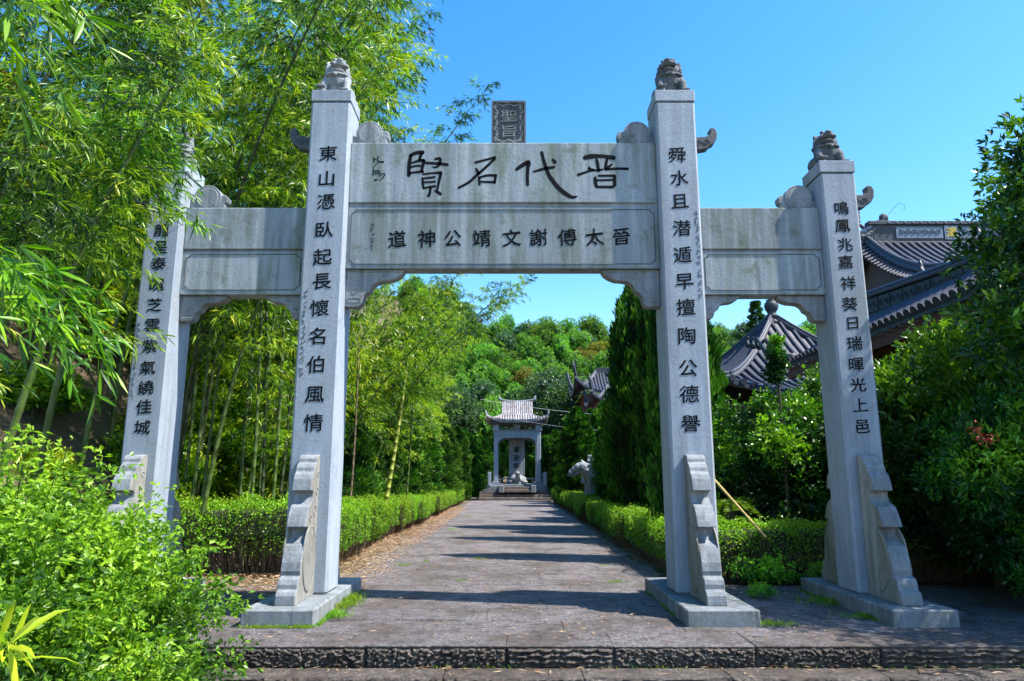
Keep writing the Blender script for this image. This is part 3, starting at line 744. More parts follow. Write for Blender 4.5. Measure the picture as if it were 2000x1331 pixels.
# ------------------------------------------------------------------ bamboo
def bamboo(seed, H, r0, lean, t0, nbr, blen, leafL, mat, cmat, dens=1.0, bend=False, droop=.8, spread=None):
    """returns (culm mesh, foliage mesh). culm arches towards +X by lean metres"""
    rs = np.random.RandomState(seed); rn = random.Random(seed)
    def cp(t): return Vector((lean*(t**2.1), .12*H*.1*math.sin(t*3+seed), H*(t-.10*(abs(lean)/H)*t**3)))
    mb = MB(); pts, rad = [], []
    nn = int(H/.28)
    for i in range(nn):
        t = i/nn; r = r0*(1-t)**.6*(1-.15*t)+.004
        for dt, k in ((0, 1.0), (.02, 1.16), (.045, 1.0)):
            pts.append(cp(t+dt/nn*4)); rad.append(r*k)
    pts.append(cp(1)); rad.append(.003)
    mb.tube(pts, rad, 8)
    culm = mb.mesh('culm', smooth=True); culm.materials.append(cmat)
    P, D, tw = [], [], MB()
    for k in range(nbr):
        t = t0+(1-t0)*((k+rs.rand())/nbr)**.9
        a = k*2.4+rs.rand()*.8
        if spread is not None and rs.rand() < .6: a = spread+rs.normal()*.7
        o = cp(t); Lb = blen*(1.25-.75*t)*(.7+.6*rs.rand())
        el = .25+.5*rs.rand()+.5*max(0, t-.8)*5*.4
        d = Vector((math.cos(a)*math.cos(el), math.sin(a)*math.cos(el), math.sin(el)))
        br = []
        for j in range(7):
            u = j/6; br.append(o+d*(Lb*u)+Vector((0, 0, -1))*(droop*Lb*u*u*.62))
        ribbon(tw, br, .0045)
        ns = int(5+Lb*7*dens)
        for s_ in range(ns):
            u = .25+.75*(s_+rs.rand())/ns; j = min(5, int(u*6)); f = u*6-j
            q = br[j].lerp(br[j+1], f); tg = (br[j+1]-br[j]).normalized()
            # side twig
            side = Vector((rs.normal(), rs.normal(), rs.normal()*.4)).normalized()
            q2 = q+side*(.10+.22*rs.rand())*min(1, Lb)+tg*.06
            if bend: ribbon(tw, [q, q2], .002)
            nl = rs.randint(4, 8)
            out = (side*.55+tg*.9+Vector((0, 0, -.35))).normalized()
            for l in range(nl):
                dd = out+Vector((rs.normal(), rs.normal(), rs.normal()*.7-.15))*.48
                back = rs.rand()*.12
                P.append(tuple(q2-out*back)); D.append(tuple(dd))
    P = np.array(P); D = np.array(D); n = len(P)
    tw.tint = .35
    L = leafL*(.6+.6*rs.rand(n))
    clump = vn(P, 1.1, seed)*.5
    fol = leaves('foliage', P, D, L, L*.14, mat, rs, tint=.46+clump+rs.normal(size=n)*.18, droop=.22, mid=.35, extra=tw, bend=bend)
    return culm, fol
def place(kind, meshes, loc, rz, s, label, cat, group, names=('culm', 'foliage'), sz=None):
    r = empty(kind, loc, rz, label=label, cat=cat, group=group); r.scale = (s, s, sz or s)
    for nme, me in zip(names, meshes): link(nme, me, None, r)
    return r

BV = [bamboo(20+i, 11.0, .042, 2.6+.5*(i % 3), .30, 62, 1.5, .18, (L_BAM, L_BAM, L_BAM, L_BAMY)[i] if i < 4 else L_BAM, (M_CULM, M_CULMD, M_CULMD, M_CULMD)[i % 4], 1.75, droop=.75) for i in range(5)]
rg = random.Random(5)
# grove on the left bank and beside the path. (x, y, rz, scale, variant)
GROVE = []
for (x, y, rz, s, v) in [(-4.7, 11.3, .2, .92, 0), (-5.2, 12.0, -.4, 1.02, 1), (-5.9, 11.8, .5, .98, 2), (-6.3, 12.9, -.2, 1.1, 1), (-4.9, 13.2, -.5, .95, 2), (-5.1, 14.3, .3, 1.06, 1), (-4.7, 14.9, .3, .80, 0),
                    (-7.0, 11.4, .2, 1.0, 4), (-7.6, 13.2, .6, 1.12, 0), (-6.6, 14.6, -.3, 1.1, 2), (-8.4, 12.0, .1, 1.05, 1), (-5.0, 16.4, .2, .95, 4), (-5.6, 16.2, -.2, 1.1, 0), (-4.3, 17.8, .3, .72, 2),
                    (-5.0, 18.6, -.4, 1.08, 1), (-6.5, 17.6, .2, 1.15, 4), (-4.5, 20.3, .1, .72, 0), (-5.4, 20.8, .4, 1.08, 2), (-4.5, 22.6, -.2, .70, 4), (-5.2, 23.4, .2, 1.0, 1), (-4.6, 25.6, .0, .7, 0),
                    (-5.6, 26.4, .3, 1.0, 2), (-4.8, 28.6, -.3, .7, 4), (-5.4, 30.2, .2, .9, 1), (-4.9, 33.0, .1, .8, 0), (-8.2, 15.4, .4, 1.2, 2), (-9.4, 13.4, .1, 1.1, 3), (-10.0, 16.2, -.3, 1.1, 3), (-8.0, 18.6, .2, 1.15, 1),
                    (-9.6, 10.6, .3, 1.0, 4), (-10.8, 12.2, .0, 1.05, 2), (-11.5, 14.5, .2, 1.1, 0), (-7.2, 21.0, .2, 1.1, 4), (-8.8, 22.5, .0, 1.1, 0), (-7.6, 25.5, .2, 1.0, 2), (-12.6, 17.0, .1, 1.1, 2), (-9.0, 20.0, .2, 1.4, 1), (-9.2, 21.5, .1, 1.5, 2), (-8.4, 23.8, .4, 1.5, 0), (-10.4, 19.2, -.2, 1.45, 4), (-9.8, 25.5, .1, 1.6, 4), (-8.9, 10.0, .2, .95, 1), (-10.4, 9.4, .0, 1.0, 0), (-12.2, 10.4, .2, 1.1, 1), (-13.4, 12.6, -.2, 1.15, 4), (-14.0, 15.0, .1, 1.2, 2), (-11.4, 11.8, .4, 1.1, 0), (-9.0, 12.6, -.1, 1.15, 2), (-10.2, 14.8, .3, 1.25, 1), (-6.9, 29, .2, .95, 0)]:
    if s > .78 and y < 27: x = min(x, -.156*(y+1.8)-.6-(2.6+.5*(v % 3))*s)
    if y < 11.2: x = min(x, -6.3)
    GROVE.append(place('bamboo_plant', BV[v], (x, y, gz(x, y)-.05), rz, s, 'yellowing orange-tinged bamboo high on the left bank' if v == 3 else 'tall green bamboo standing high on the earth bank at the far left' if x < -8.5 else 'tall arching green bamboo in the dense grove behind the left pillars', 'bamboo', 'bamboo plants of the grove left of the path'))
    GROVE[-1].rotation_euler = (rg.uniform(-.06, .06), rg.uniform(-.04, .09), rz)
for k_, (x, y) in enumerate([(-4.7, 12.4), (-4.5, 13.8), (-4.9, 15.0), (-4.3, 16.2), (-4.6, 17.6), (-4.2, 19.0), (-4.7, 20.4), (-4.3, 22.0), (-4.8, 23.6), (-4.4, 25.2), (-4.7, 27.0), (-4.5, 29.5), (-4.7, 32.5)]):
    place('bamboo_plant', BV[k_ % 4 if k_ % 4 != 3 else 4], (x, y, gz(x, y)-.05), rg.uniform(-.4, .4), .56+.008*(y-12)+rg.uniform(-.03, .04), 'short arching bamboo bending towards the path behind the left hedge', 'bamboo', 'low bamboo plants behind the left hedge')
BL = [bamboo(80+i, 5.6, .028, 1.7, .06, 52, 1.0, .16, L_BAM, M_CULM, 2.0, droop=.8) for i in range(2)]
for k_, (x, y, s) in enumerate([(-4.5, 14.6, .8), (-4.4, 16.6, .9), (-4.6, 18.4, 1.0), (-4.3, 20.2, .95), (-4.6, 22.4, 1.05), (-4.4, 24.4, 1.0), (-4.7, 26.6, 1.1), (-4.4, 28.8, 1.05), (-4.6, 31.0, 1.1), (-4.4, 34.0, 1.1), (-5.4, 17.5, 1.05), (-5.6, 21.0, 1.15), (-5.6, 25.0, 1.2)]):
    place('bamboo_plant', BL[k_ % 2], (x, y, gz(x, y)-.05), rg.uniform(-.5, .5), s, 'bushy low bamboo, leafy down to the left path hedge', 'bamboo', 'leafy bamboo crowding the left path hedge')
# slender plants whose tips hang free over the lintels
BT = bamboo(60, 12.0, .045, 3.9, .5, 48, 1.1, .16, L_BAM, M_CULM, 1.9, droop=.55)
BT2 = bamboo(61, 7.4, .035, 4.2, .35, 46, 1.2, .15, L_BAM, M_CULM, 1.2, droop=.6)
for (x, y, rz, s, lab) in [(-4.0, 15.0, .1, .82, 'nearest arching bamboo seen under the left half of the main lintel'), (-4.2, 22.5, -.05, 1.12, 'arching bamboo farthest back under the main lintel, in front of the hill'), (-4.0, 20.0, .0, 1.02, 'arching bamboo reaching right to the middle of the opening'), (-4.55, 16.6, .0, 1.0, 'slender bamboo whose sparse top stands alone against the sky above the main lintel'), (-3.75, 18.0, .05, .98, 'bamboo arching right below the main lintel, its tip against the sky')]:
    place('bamboo_plant', BT2 if 'arching' in lab else BT, (x, y, 0), rz, s, lab, 'bamboo', 'bamboo plants of the grove left of the path')
# bare yellow-green culms leaning in front of the cypresses
for (x0, x1, y0, z1, r, mt, lab) in [(at(742, 960, 17.5)[0], at(795, 680, 17.5)[0], 17.5, at(0, 672, 17.5)[1], .062, M_CULMY, 'bare yellow-green bamboo culm leaning right behind the left hedge'),
                             (at(680, 960, 14.3)[0], at(692, 700, 14.3)[0], 14.3, at(0, 650, 14.3)[1], .028, M_TWIG, 'thin bare grey bamboo stem close behind the left inner pillar'),
                             (at(790, 955, 20.5)[0], at(806, 700, 20.5)[0], 20.5, at(0, 690, 20.5)[1], .035, M_CULM, 'thin green bamboo stem right of the yellow-green culm')]:
    mb = MB(); pts, rad = [], []
    for i in range(22):
        for dt, kk in ((0, 1.), (.05, 1.22), (.1, 1.)):
            t = (i+dt)/22; pts.append((x0+(x1-x0)*t+.05*math.sin(t*3), y0+.3*t, -.1+z1*t)); rad.append(r*(1-.45*t)*kk)
    mb.tube(pts, rad, 10); o = mb.build('bare_bamboo', mt, smooth=True, label=lab, cat='bamboo')
    rs = np.random.RandomState(int(r*1000)); 
    P = np.array([(x1+rs.normal()*.35, y0+.3+rs.normal()*.3, z1-.3+rs.normal()*.5) for _ in range(700)]); D = rs.normal(size=(700, 3))*.6+np.array([.3, 0, -.5])
    link('foliage', leaves('foliage', P, D, .13, .02, L_BAM, rs), None, o)
# dark culms between the left pillars
rr = random.Random(3)
for ci, (pxb, pxt, y0) in enumerate([(365, 425, 11.8), (385, 455, 12.2), (475, 497, 12.6), (490, 512, 12.0), (515, 520, 13.0), (528, 560, 12.2), (540, 585, 13.2), (352, 400, 12.8), (505, 540, 13.8)]):
    x0, x1 = at(pxb, 960, y0)[0], at(pxt, 590, y0)[0]
    z0 = gz(x0, y0)-.1; z1 = at(pxt, 540, y0)[1]
    mb = MB(); pts, rad = [], []
    for i in range(20):
        for dt, kk in ((0, 1.), (.05, 1.2), (.1, 1.)):
            t = (i+dt)/20; pts.append((x0+(x1-x0)*t+.04*math.sin(t*4+pxb), y0, z0+(z1-z0)*t)); rad.append(.036*(1-.3*t)*kk)
    mb.tube(pts, rad, 8); mb.build('bare_bamboo', rr.choice([M_CULM, M_CULMD, M_CULM]), smooth=True, label=('strongly leaning bamboo culm second from the left in the left opening', 'bamboo culm leaning most, its foot beside the left outer pillar', 'upright bamboo culm at the middle of the left opening', 'bamboo culm leaning gently, just right of the middle of the left opening', 'nearly vertical bamboo culm right of the middle of the left opening', 'leaning bamboo culm second from the left inner pillar', 'rightmost leaning culm, its top behind the left inner pillar', 'leftmost bamboo culm, rising right beside the left outer pillar', 'rear leaning bamboo culm crossing behind the vertical one in the left opening')[ci], cat='bamboo', group='bare bamboo culms behind the left opening')

# close bamboo at the left edge of the picture
NB = bamboo(71, 6.4, .038, 1.5, .56, 60, .85, .105, L_BAM, M_CULM, 2.2, bend=True, droop=.75)
NB2 = bamboo(72, 5.6, .04, 1.2, .58, 48, .8, .105, L_BAM, M_CULM, 2.2, bend=True, droop=.8)
for (me, x, y, rz, s, lab) in [(NB, -4.3, 5.6, .05, 1.0, 'leaning yellow-green bamboo left of the archway, its leaves over the outer pillar'), (NB2, -5.2, 6.3, .1, 1.15, 'second close bamboo behind the leaning one at the left edge'),
                        (NB2, -6.1, 9.0, -.15, 1.2, 'bamboo standing left of the outer left pillar'), (NB, -6.3, 7.8, .1, 1.2, 'tall close bamboo on the earth bank, far left'),
                        (NB2, -4.6, 4.7, .2, .95, 'nearest bamboo, its leaves filling the upper left corner')]:
    place('bamboo_plant', me, (x, y, gz(x, y)-.05), rz, s, lab, 'bamboo', None)
# low near spray hanging in at the left edge and blades at the bottom left corner
def spray(seed, base, tips, leafL, lab, name='bamboo_spray', lw=.13, n=15):
    rs = np.random.RandomState(seed); P, D, tw = [], [], MB()
    for tip in tips:
        b0, b1 = Vector(base), Vector(tip); pts = [b0.lerp(b1, u)+Vector((0, 0, .18*math.sin(u*3))) for u in np.linspace(0, 1, 8)]
        ribbon(tw, pts, .003)
        for j in range(n):
            u = .3+.7*rs.rand(); q = b0.lerp(b1, u)+Vector((rs.normal()*.07, rs.normal()*.07, .18*math.sin(u*3)+rs.normal()*.04))
            for l in range(4):
                P.append(tuple(q)); D.append(tuple((b1-b0).normalized()*.7+Vector((rs.normal(), rs.normal(), rs.normal()-.5))*.5))
    P, D = np.array(P), np.array(D); L = leafL*(.6+.6*rs.rand(len(P))); tw.tint = .4
    link(name, leaves('spray', P, D, L, L*lw, L_BAM, rs, tint=.2+.5*rs.rand(len(P)), extra=tw, bend=True), None, label=lab, cat='bamboo')
def pt(px, py, Y): X, Z = at(px, py, Y); return (X, Y, Z)
spray(1, pt(-120, 560, 2.7), [pt(180, 640, 2.8), pt(215, 715, 3.0), pt(150, 780, 2.7), pt(120, 700, 2.6), pt(60, 620, 2.5)], .12, 'bamboo spray hanging in from the left edge at mid height', n=22)
spray(2, pt(-150, -100, 2.4), [pt(150, 60, 2.5), pt(110, 170, 2.4), pt(230, 110, 2.9), pt(60, 260, 2.6)], .15, 'large bamboo spray hanging in at the top left corner')
spray(3, pt(60, 250, 5.9), [pt(395, 455, 6.2), pt(345, 425, 6.0), pt(300, 500, 6.1), pt(270, 360, 6.3), pt(375, 385, 6.6), pt(330, 330, 6.4), pt(260, 450, 5.8), pt(230, 520, 5.9), pt(370, 330, 6.2), pt(320, 380, 6.0), pt(290, 300, 5.8), pt(350, 290, 6.5)], .13, 'drooping bamboo spray crossing the top of the left outer pillar', n=75)
rs = np.random.RandomState(9); b0 = np.array(pt(5, 1270, 2.35)); P = b0+rs.normal(size=(16, 3))*.015; D = rs.normal(size=(16, 3))*.55+np.array([.35, -.1, .35])
link('bamboo_shoot', leaves('shoot', P, D, .22, .022, L_BAM, rs, tint=.75+.2*rs.rand(16), droop=.3, bend=True), None, label='pale strappy bamboo shoot at the bottom left corner', cat='bamboo shoot')

# ------------------------------------------------------------------ the bright shrub at the lower left
def shrub_mesh(seed, nst, rx, ry, h, leafL, mat, per=46, outl=.25, lw=.45, bend=False):
    rs = np.random.RandomState(seed); P, D, tw = [], [], MB()
    for k in range(nst):
        a = rs.rand()*2*math.pi; e = math.asin(rs.rand()**.8); rr_ = 1+outl*rs.rand()**3*1.3
        tip = Vector((rx*math.cos(a)*math.cos(e)*rr_, ry*math.sin(a)*math.cos(e)*rr_, h*(.12+.88*math.sin(e))*rr_))
        b0 = tip*.3; b0.z = tip.z*.35
        mid_ = b0.lerp(tip, .6)+Vector((0, 0, .16*h*rs.rand()))
        pts = [((1-u)**2)*b0+2*u*(1-u)*mid_+u*u*tip for u in np.linspace(0, 1, 7)]
        if k % 2 == 0: ribbon(tw, pts, .003)
        for j in range(per):
            u = 1-(rs.rand()**1.5)*.75; q = ((1-u)**2)*b0+2*u*(1-u)*mid_+u*u*tip
            sd = Vector((rs.normal(), rs.normal(), rs.normal()*.6+.15)); q2 = q+sd*.045
            for l in range(3):
                P.append(tuple(q2)); D.append(tuple(sd+Vector((rs.normal(), rs.normal(), rs.normal()))*.7))
    P, D = np.array(P), np.array(D); n = len(P); L = leafL*(.6+.7*rs.rand(n)); tw.tint = .1
    cl = vn(P, 2.2, seed)*.5
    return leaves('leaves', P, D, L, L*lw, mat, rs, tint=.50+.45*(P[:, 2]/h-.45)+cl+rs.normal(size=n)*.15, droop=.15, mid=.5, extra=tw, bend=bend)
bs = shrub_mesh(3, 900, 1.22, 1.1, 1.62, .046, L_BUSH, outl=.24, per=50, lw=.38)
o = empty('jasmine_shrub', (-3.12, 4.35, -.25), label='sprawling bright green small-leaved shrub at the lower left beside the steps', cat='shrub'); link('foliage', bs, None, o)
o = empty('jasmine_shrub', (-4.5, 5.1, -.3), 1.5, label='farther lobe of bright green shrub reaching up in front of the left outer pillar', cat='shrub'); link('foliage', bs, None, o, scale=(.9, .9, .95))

# ------------------------------------------------------------------ clipped hedges
def hedge_mesh(seed, lx, ly, h, n, leafL=.034, twigs=420):
    rs = np.random.RandomState(seed); P, D = [], []
    tw = MB()
    def bulge(x, y, z): return 1+.20*noise.noise(Vector((x*1.9+seed*7, y*2.5, z*1.8)))+.09*noise.noise(Vector((x*9, y*9, z*9+seed)))
    k = 0
    while k < n:
        f = rs.rand()
        if f < .42: p = Vector((rs.uniform(-1, 1), rs.uniform(-1, 1), 1)); nn_ = Vector((0, 0, 1))
        elif f < .80: s = rs.choice([-1, 1]); p = Vector((rs.uniform(-1, 1), s, 1-rs.rand()**1.3*.68)); nn_ = Vector((0, s, .1))
        else: s = rs.choice([-1, 1]); p = Vector((s, rs.uniform(-1, 1), 1-rs.rand()**1.3*.68)); nn_ = Vector((s, 0, .1))
        r4 = (abs(p.x)**6+abs(p.y)**6+abs(p.z)**8)**(-1/7)
        q = Vector((p.x*lx/2, p.y*ly/2, p.z*h))*r4*(1-.10*rs.rand()**2)
        q *= bulge(q.x, q.y, q.z)
        if rs.rand() < .05: q *= 1.04+.08*rs.rand()
        P.append(tuple(q)); D.append(tuple(nn_*.8+Vector((rs.normal(), rs.normal(), rs.normal()+.3))*.7)); k += 1
    for i in range(twigs):
        x, y = rs.uniform(-.44, .44)*lx, rs.uniform(-.44, .44)*ly
        s = 1 if y > 0 else -1
        a = Vector((x*.9, y*.7, 0)); b_ = Vector((x*1.06+rs.normal()*.06, y*.8+s*ly*.09, h*rs.uniform(.45, .92)))
        m_ = a.lerp(b_, .5)+Vector((rs.normal()*.05, rs.normal()*.05, 0)); ribbon(tw, [a, m_, b_], .006)
    P, D = np.array(P), np.array(D); L = leafL*(.6+.8*rs.rand(n)); tw.tint = 0
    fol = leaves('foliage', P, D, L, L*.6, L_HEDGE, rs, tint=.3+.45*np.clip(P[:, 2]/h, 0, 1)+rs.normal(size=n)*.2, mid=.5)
    tm = MB(); tm.v, tm.f = tw.v, tw.f
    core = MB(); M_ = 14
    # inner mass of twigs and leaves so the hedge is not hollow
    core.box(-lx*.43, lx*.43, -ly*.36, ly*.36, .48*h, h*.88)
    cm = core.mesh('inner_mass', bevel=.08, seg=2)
    stem = tw.mesh('stems'); stem.materials.append(M_TWIG)
    return fol, stem, cm
HM = [hedge_mesh(i, 1.75, .85, 1.0, 9000) for i in range(3)]
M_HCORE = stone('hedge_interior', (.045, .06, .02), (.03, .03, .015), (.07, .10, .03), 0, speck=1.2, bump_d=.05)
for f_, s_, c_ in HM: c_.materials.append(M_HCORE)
def hedge(x, y, rz, sx, sz, v, label, group):
    r = empty('clipped_hedge', (x, y, -.05), rz, label=label, cat='hedge', group=group); r.scale = (sx, rh.uniform(.88, 1.12) if group else 1, sz)
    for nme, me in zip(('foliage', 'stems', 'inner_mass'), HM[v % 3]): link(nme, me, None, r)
    return r
rh = random.Random(8)
y = 11.6; i = 0
while y < 41:
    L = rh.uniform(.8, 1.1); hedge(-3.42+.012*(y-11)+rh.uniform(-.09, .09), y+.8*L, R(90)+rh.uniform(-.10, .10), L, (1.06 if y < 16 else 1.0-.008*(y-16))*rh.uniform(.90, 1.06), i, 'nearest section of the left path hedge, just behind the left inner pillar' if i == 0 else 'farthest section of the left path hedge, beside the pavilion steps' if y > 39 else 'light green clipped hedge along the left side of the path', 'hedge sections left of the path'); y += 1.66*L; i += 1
y = 11.0; i = 0
while y < 41:
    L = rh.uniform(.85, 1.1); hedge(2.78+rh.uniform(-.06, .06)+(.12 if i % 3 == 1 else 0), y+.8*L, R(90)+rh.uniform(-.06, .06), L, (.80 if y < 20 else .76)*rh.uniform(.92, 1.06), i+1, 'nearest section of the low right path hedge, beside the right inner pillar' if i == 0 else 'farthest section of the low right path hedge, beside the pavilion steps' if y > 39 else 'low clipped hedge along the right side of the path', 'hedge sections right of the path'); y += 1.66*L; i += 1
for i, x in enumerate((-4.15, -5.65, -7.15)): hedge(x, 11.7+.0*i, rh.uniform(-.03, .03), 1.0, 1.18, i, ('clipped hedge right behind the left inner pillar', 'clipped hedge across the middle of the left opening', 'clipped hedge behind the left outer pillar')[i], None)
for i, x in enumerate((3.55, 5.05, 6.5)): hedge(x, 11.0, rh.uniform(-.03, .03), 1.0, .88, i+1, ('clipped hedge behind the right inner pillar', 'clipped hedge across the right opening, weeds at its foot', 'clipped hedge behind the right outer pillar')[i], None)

# ------------------------------------------------------------------ cypresses
def cypress_mesh(seed, n, H=6.0, r=.95, sz=.16):
    rs = np.random.RandomState(seed); t = rs.rand(n)**.85; a = rs.rand(n)*2*math.pi
    prof = np.interp(t, [0, .06, .2, .45, .7, .88, 1], [.80, .97, 1, .95, .82, .55, .06])
    lob = vn(np.stack([np.cos(a)*1.6, np.sin(a)*1.6, t*7], 1), 1, seed)+.7*vn(np.stack([np.cos(a)*4, np.sin(a)*4, t*22], 1), 1, seed+1)
    rad = r*prof*(1+.28*lob)*(1-.22*rs.rand(n)**2)
    P = np.stack([rad*np.cos(a), rad*np.sin(a), .15+t*H*.97], 1)
    D = np.stack([np.cos(a)*.45+rs.normal(size=n)*.25, np.sin(a)*.45+rs.normal(size=n)*.25, np.ones(n)*.9], 1)
    L = sz*(.5+rs.rand(n))
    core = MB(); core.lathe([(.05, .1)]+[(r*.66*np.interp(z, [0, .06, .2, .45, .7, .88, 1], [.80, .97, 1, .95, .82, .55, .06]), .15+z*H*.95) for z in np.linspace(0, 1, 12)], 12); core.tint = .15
    return leaves('foliage', P, D, L, L*.30, L_CYP, rs, tint=.45+lob*.55+rs.normal(size=n)*.15, droop=0, mid=.5, extra=core)
CY = [cypress_mesh(i+1, 24000, r=(.95, .85, 1.05)[i], sz=.14) for i in range(3)]
tr = MB().tube([(0, 0, -.1), (0, 0, .9)], [.11, .08], 8).mesh('trunk'); tr.materials.append(M_BARK)
def cypress(x, y, h, w, v, label, group=None):
    r = empty('cypress_tree', (x, y, gz(x, y)), v*1.9+x, label=label, cat='cypress', group=group); r.scale = (w, w, h/6.0)
    link('trunk', tr, None, r); link('crown', CY[v % 3], None, r)
GR = 'columnar cypresses right of the path'
for i, (x, y, h, w, lab) in enumerate([(3.22, 13.2, 6.3, .60, 'dark cypress right behind the right inner pillar'), (3.75, 16.8, 7.2, .80, 'tall dark cypress just left of the right inner pillar'), (3.8, 20.6, 7.5, .92, 'tallest dark cypress standing against the sky, second in its row'),
        (4.6, 23.6, 6.4, 1.0, 'tall cypress behind the tallest one right of the path'), (4.9, 18.8, 6.6, 1.1, 'cypress of the second row behind the right pillar'), (5.7, 27.0, 5.2, 1.2, 'dark cypress in front of the far upturned roof'),
        (3.95, 25.4, 4.3, .95, 'low dark cypress hiding the body of the stone horse'), (3.35, 35.5, 5.0, 1.15, 'light green pointed cypress behind the stone horse'), (5.2, 38.5, 5.6, 1.15, 'pointed cypress right of and behind the light green one'), (4.7, 41.0, 5.4, 1.1, None), (3.2, 44.5, 4.3, .9, None), (3.0, 48, 4.6, 1.0, None), (4.1, 46.0, 4.8, 1.1, None), (5.8, 33, 5.0, 1.3, None), (5.6, 29.5, 5.2, 1.2, None), (2.4, 51, 4.4, 1.0, None)]):
    cypress(x, y, h, w, i, lab or 'small dark cypress in the row right of the stele pavilion', GR)
for i, (x, y, h, w) in enumerate([(-4.2, 18.5, 3.6, .85), (-4.0, 15.8, 3.3, .85), (-4.3, 21.5, 3.9, .95), (-3.9, 24.2, 3.8, .9), (-4.2, 26.8, 4.2, .95), (-3.9, 29.4, 3.9, .95), (-4.2, 32.2, 4.2, 1.0), (-3.9, 35.0, 4.1, 1.0), (-3.8, 38.0, 4.3, 1.05), (-3.3, 41, 4.4, 1.0), (-3.2, 46, 4.6, 1.0), (-2.3, 52, 4.3, 1.1)]):
    cypress(x, y, h, w, i+1, 'bushy cypress in the row behind the left hedge', 'cypresses left of the path')

# ------------------------------------------------------------------ broadleaf trees
def crown_mesh(seed, n, blobs, leafL, lw, mat, whorl=5, up=.35, jit=.25, dn=0.0, tintb=.4, tscale=1.2, core_k=.42, hgt=.35):
    """blobs: (x,y,z,r) lumps; leaf whorls on and inside their surfaces"""
    rs = np.random.RandomState(seed); P, D = [], []
    B = np.array(blobs); wt = B[:, 3]**2; wt = wt/wt.sum(); m_ = n//whorl
    bi = rs.choice(len(B), m_, p=wt); d = norm(rs.normal(size=(m_, 3)))
    rr_ = B[bi, 3]*(1-jit*rs.rand(m_)**1.3+.10*rs.normal(size=m_)*.6)
    C = B[bi, :3]+d*rr_[:, None]
    # drop whorls buried deep inside another lump
    keep = np.ones(m_, bool)
    for j in range(len(B)): keep &= (np.linalg.norm(C-B[j, :3], axis=1) > B[j, 3]*.62) | (bi == j)
    C, d = C[keep], d[keep]; m_ = len(C)
    P = np.repeat(C, whorl, 0)+rs.normal(size=(m_*whorl, 3))*leafL*.15
    D = np.repeat(d, whorl, 0)*.8+rs.normal(size=(m_*whorl, 3))*.75; D[:, 2] += up
    nn_ = len(P); L = leafL*(.6+.6*rs.rand(nn_))
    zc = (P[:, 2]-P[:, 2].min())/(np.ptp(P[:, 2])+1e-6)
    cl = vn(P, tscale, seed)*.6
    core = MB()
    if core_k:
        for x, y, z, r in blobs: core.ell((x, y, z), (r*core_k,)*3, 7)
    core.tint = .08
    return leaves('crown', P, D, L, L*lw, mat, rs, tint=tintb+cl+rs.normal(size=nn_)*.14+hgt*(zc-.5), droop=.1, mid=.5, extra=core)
def blobset(seed, k, rx, ry, rz, r, zc):
    rn = random.Random(seed); out = []
    for i in range(k):
        while True:
            x, y, z = rn.uniform(-1, 1), rn.uniform(-1, 1), rn.uniform(-1, 1)
            if x*x+y*y+z*z < 1: break
        out.append((x*rx, y*ry, zc+z*rz, r*rn.uniform(.65, 1.25)))
    return out
def tree_trunk(seed, h, r, spread):
    rn = random.Random(seed); mb = MB(); mb.tube([(0, 0, -.2), (.04, .02, h*.3), (-.03, .05, h*.7), (0, 0, h)], [r, r*.8, r*.6, r*.3], 8)
    for k in range(6):
        a = k*1.05+rn.random(); z = h*(.35+.5*rn.random())
        mb.tube([(0, 0, z), (math.cos(a)*spread*.5, math.sin(a)*spread*.5, z+spread*.35), (math.cos(a)*spread, math.sin(a)*spread, z+spread*.9)], [r*.45, r*.3, r*.1], 6)
    return mb.mesh('trunk', smooth=True)
def tree(name, x, y, trunk, crown, label, cat='tree', group=None, s=1.0, rz=0.0, z=None, bark=M_BARK):
    r = empty(name, (x, y, gz(x, y) if z is None else z), rz, label=label, cat=cat, group=group); r.scale = (s,)*3 if not hasattr(s, '__len__') else s
    if trunk is not None: link('trunk', trunk, bark, r)
    link('crown', crown, None, r); return r
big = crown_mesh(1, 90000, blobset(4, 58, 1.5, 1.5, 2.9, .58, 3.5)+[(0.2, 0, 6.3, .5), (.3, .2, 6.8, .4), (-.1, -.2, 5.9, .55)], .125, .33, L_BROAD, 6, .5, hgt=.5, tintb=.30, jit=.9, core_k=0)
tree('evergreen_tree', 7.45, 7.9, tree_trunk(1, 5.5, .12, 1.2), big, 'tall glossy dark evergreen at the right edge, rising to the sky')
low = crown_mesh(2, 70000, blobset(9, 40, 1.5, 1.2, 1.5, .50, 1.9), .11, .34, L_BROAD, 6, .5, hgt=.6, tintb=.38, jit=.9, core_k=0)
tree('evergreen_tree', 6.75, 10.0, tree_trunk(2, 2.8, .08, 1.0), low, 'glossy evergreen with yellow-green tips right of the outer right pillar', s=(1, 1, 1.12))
tree('evergreen_tree', 6.1, 8.6, None, low, 'dark low evergreen in shade just right of the right outer drum stone', s=(.62, .8, .85), rz=2.2)
tree('evergreen_tree', 8.3, 6.6, None, low, 'dark shaded shrub low at the far right edge', s=(1.0, 1.0, 1.2), rz=1.0)
tree('evergreen_tree', 9.6, 10.5, tree_trunk(5, 4.5, .1, 1), big, 'second tall evergreen behind the one at the right edge', s=.8, rz=2)
mids = crown_mesh(3, 60000, blobset(15, 36, 1.25, 1.1, 1.2, .45, 1.75), .085, .42, L_BROAD, 5, .4, hgt=.55, tintb=.36, jit=.9, core_k=0)
tree('evergreen_shrub', 4.75, 13.0, None, mids, 'rounded glossy shrub filling the right opening', 'shrub', s=(1.05, 1, 1.0))
tree('evergreen_shrub', 6.1, 13.6, None, mids, 'rounded glossy shrub partly behind the right outer pillar', 'shrub', s=(1.0, 1, 1.18), rz=1.3)
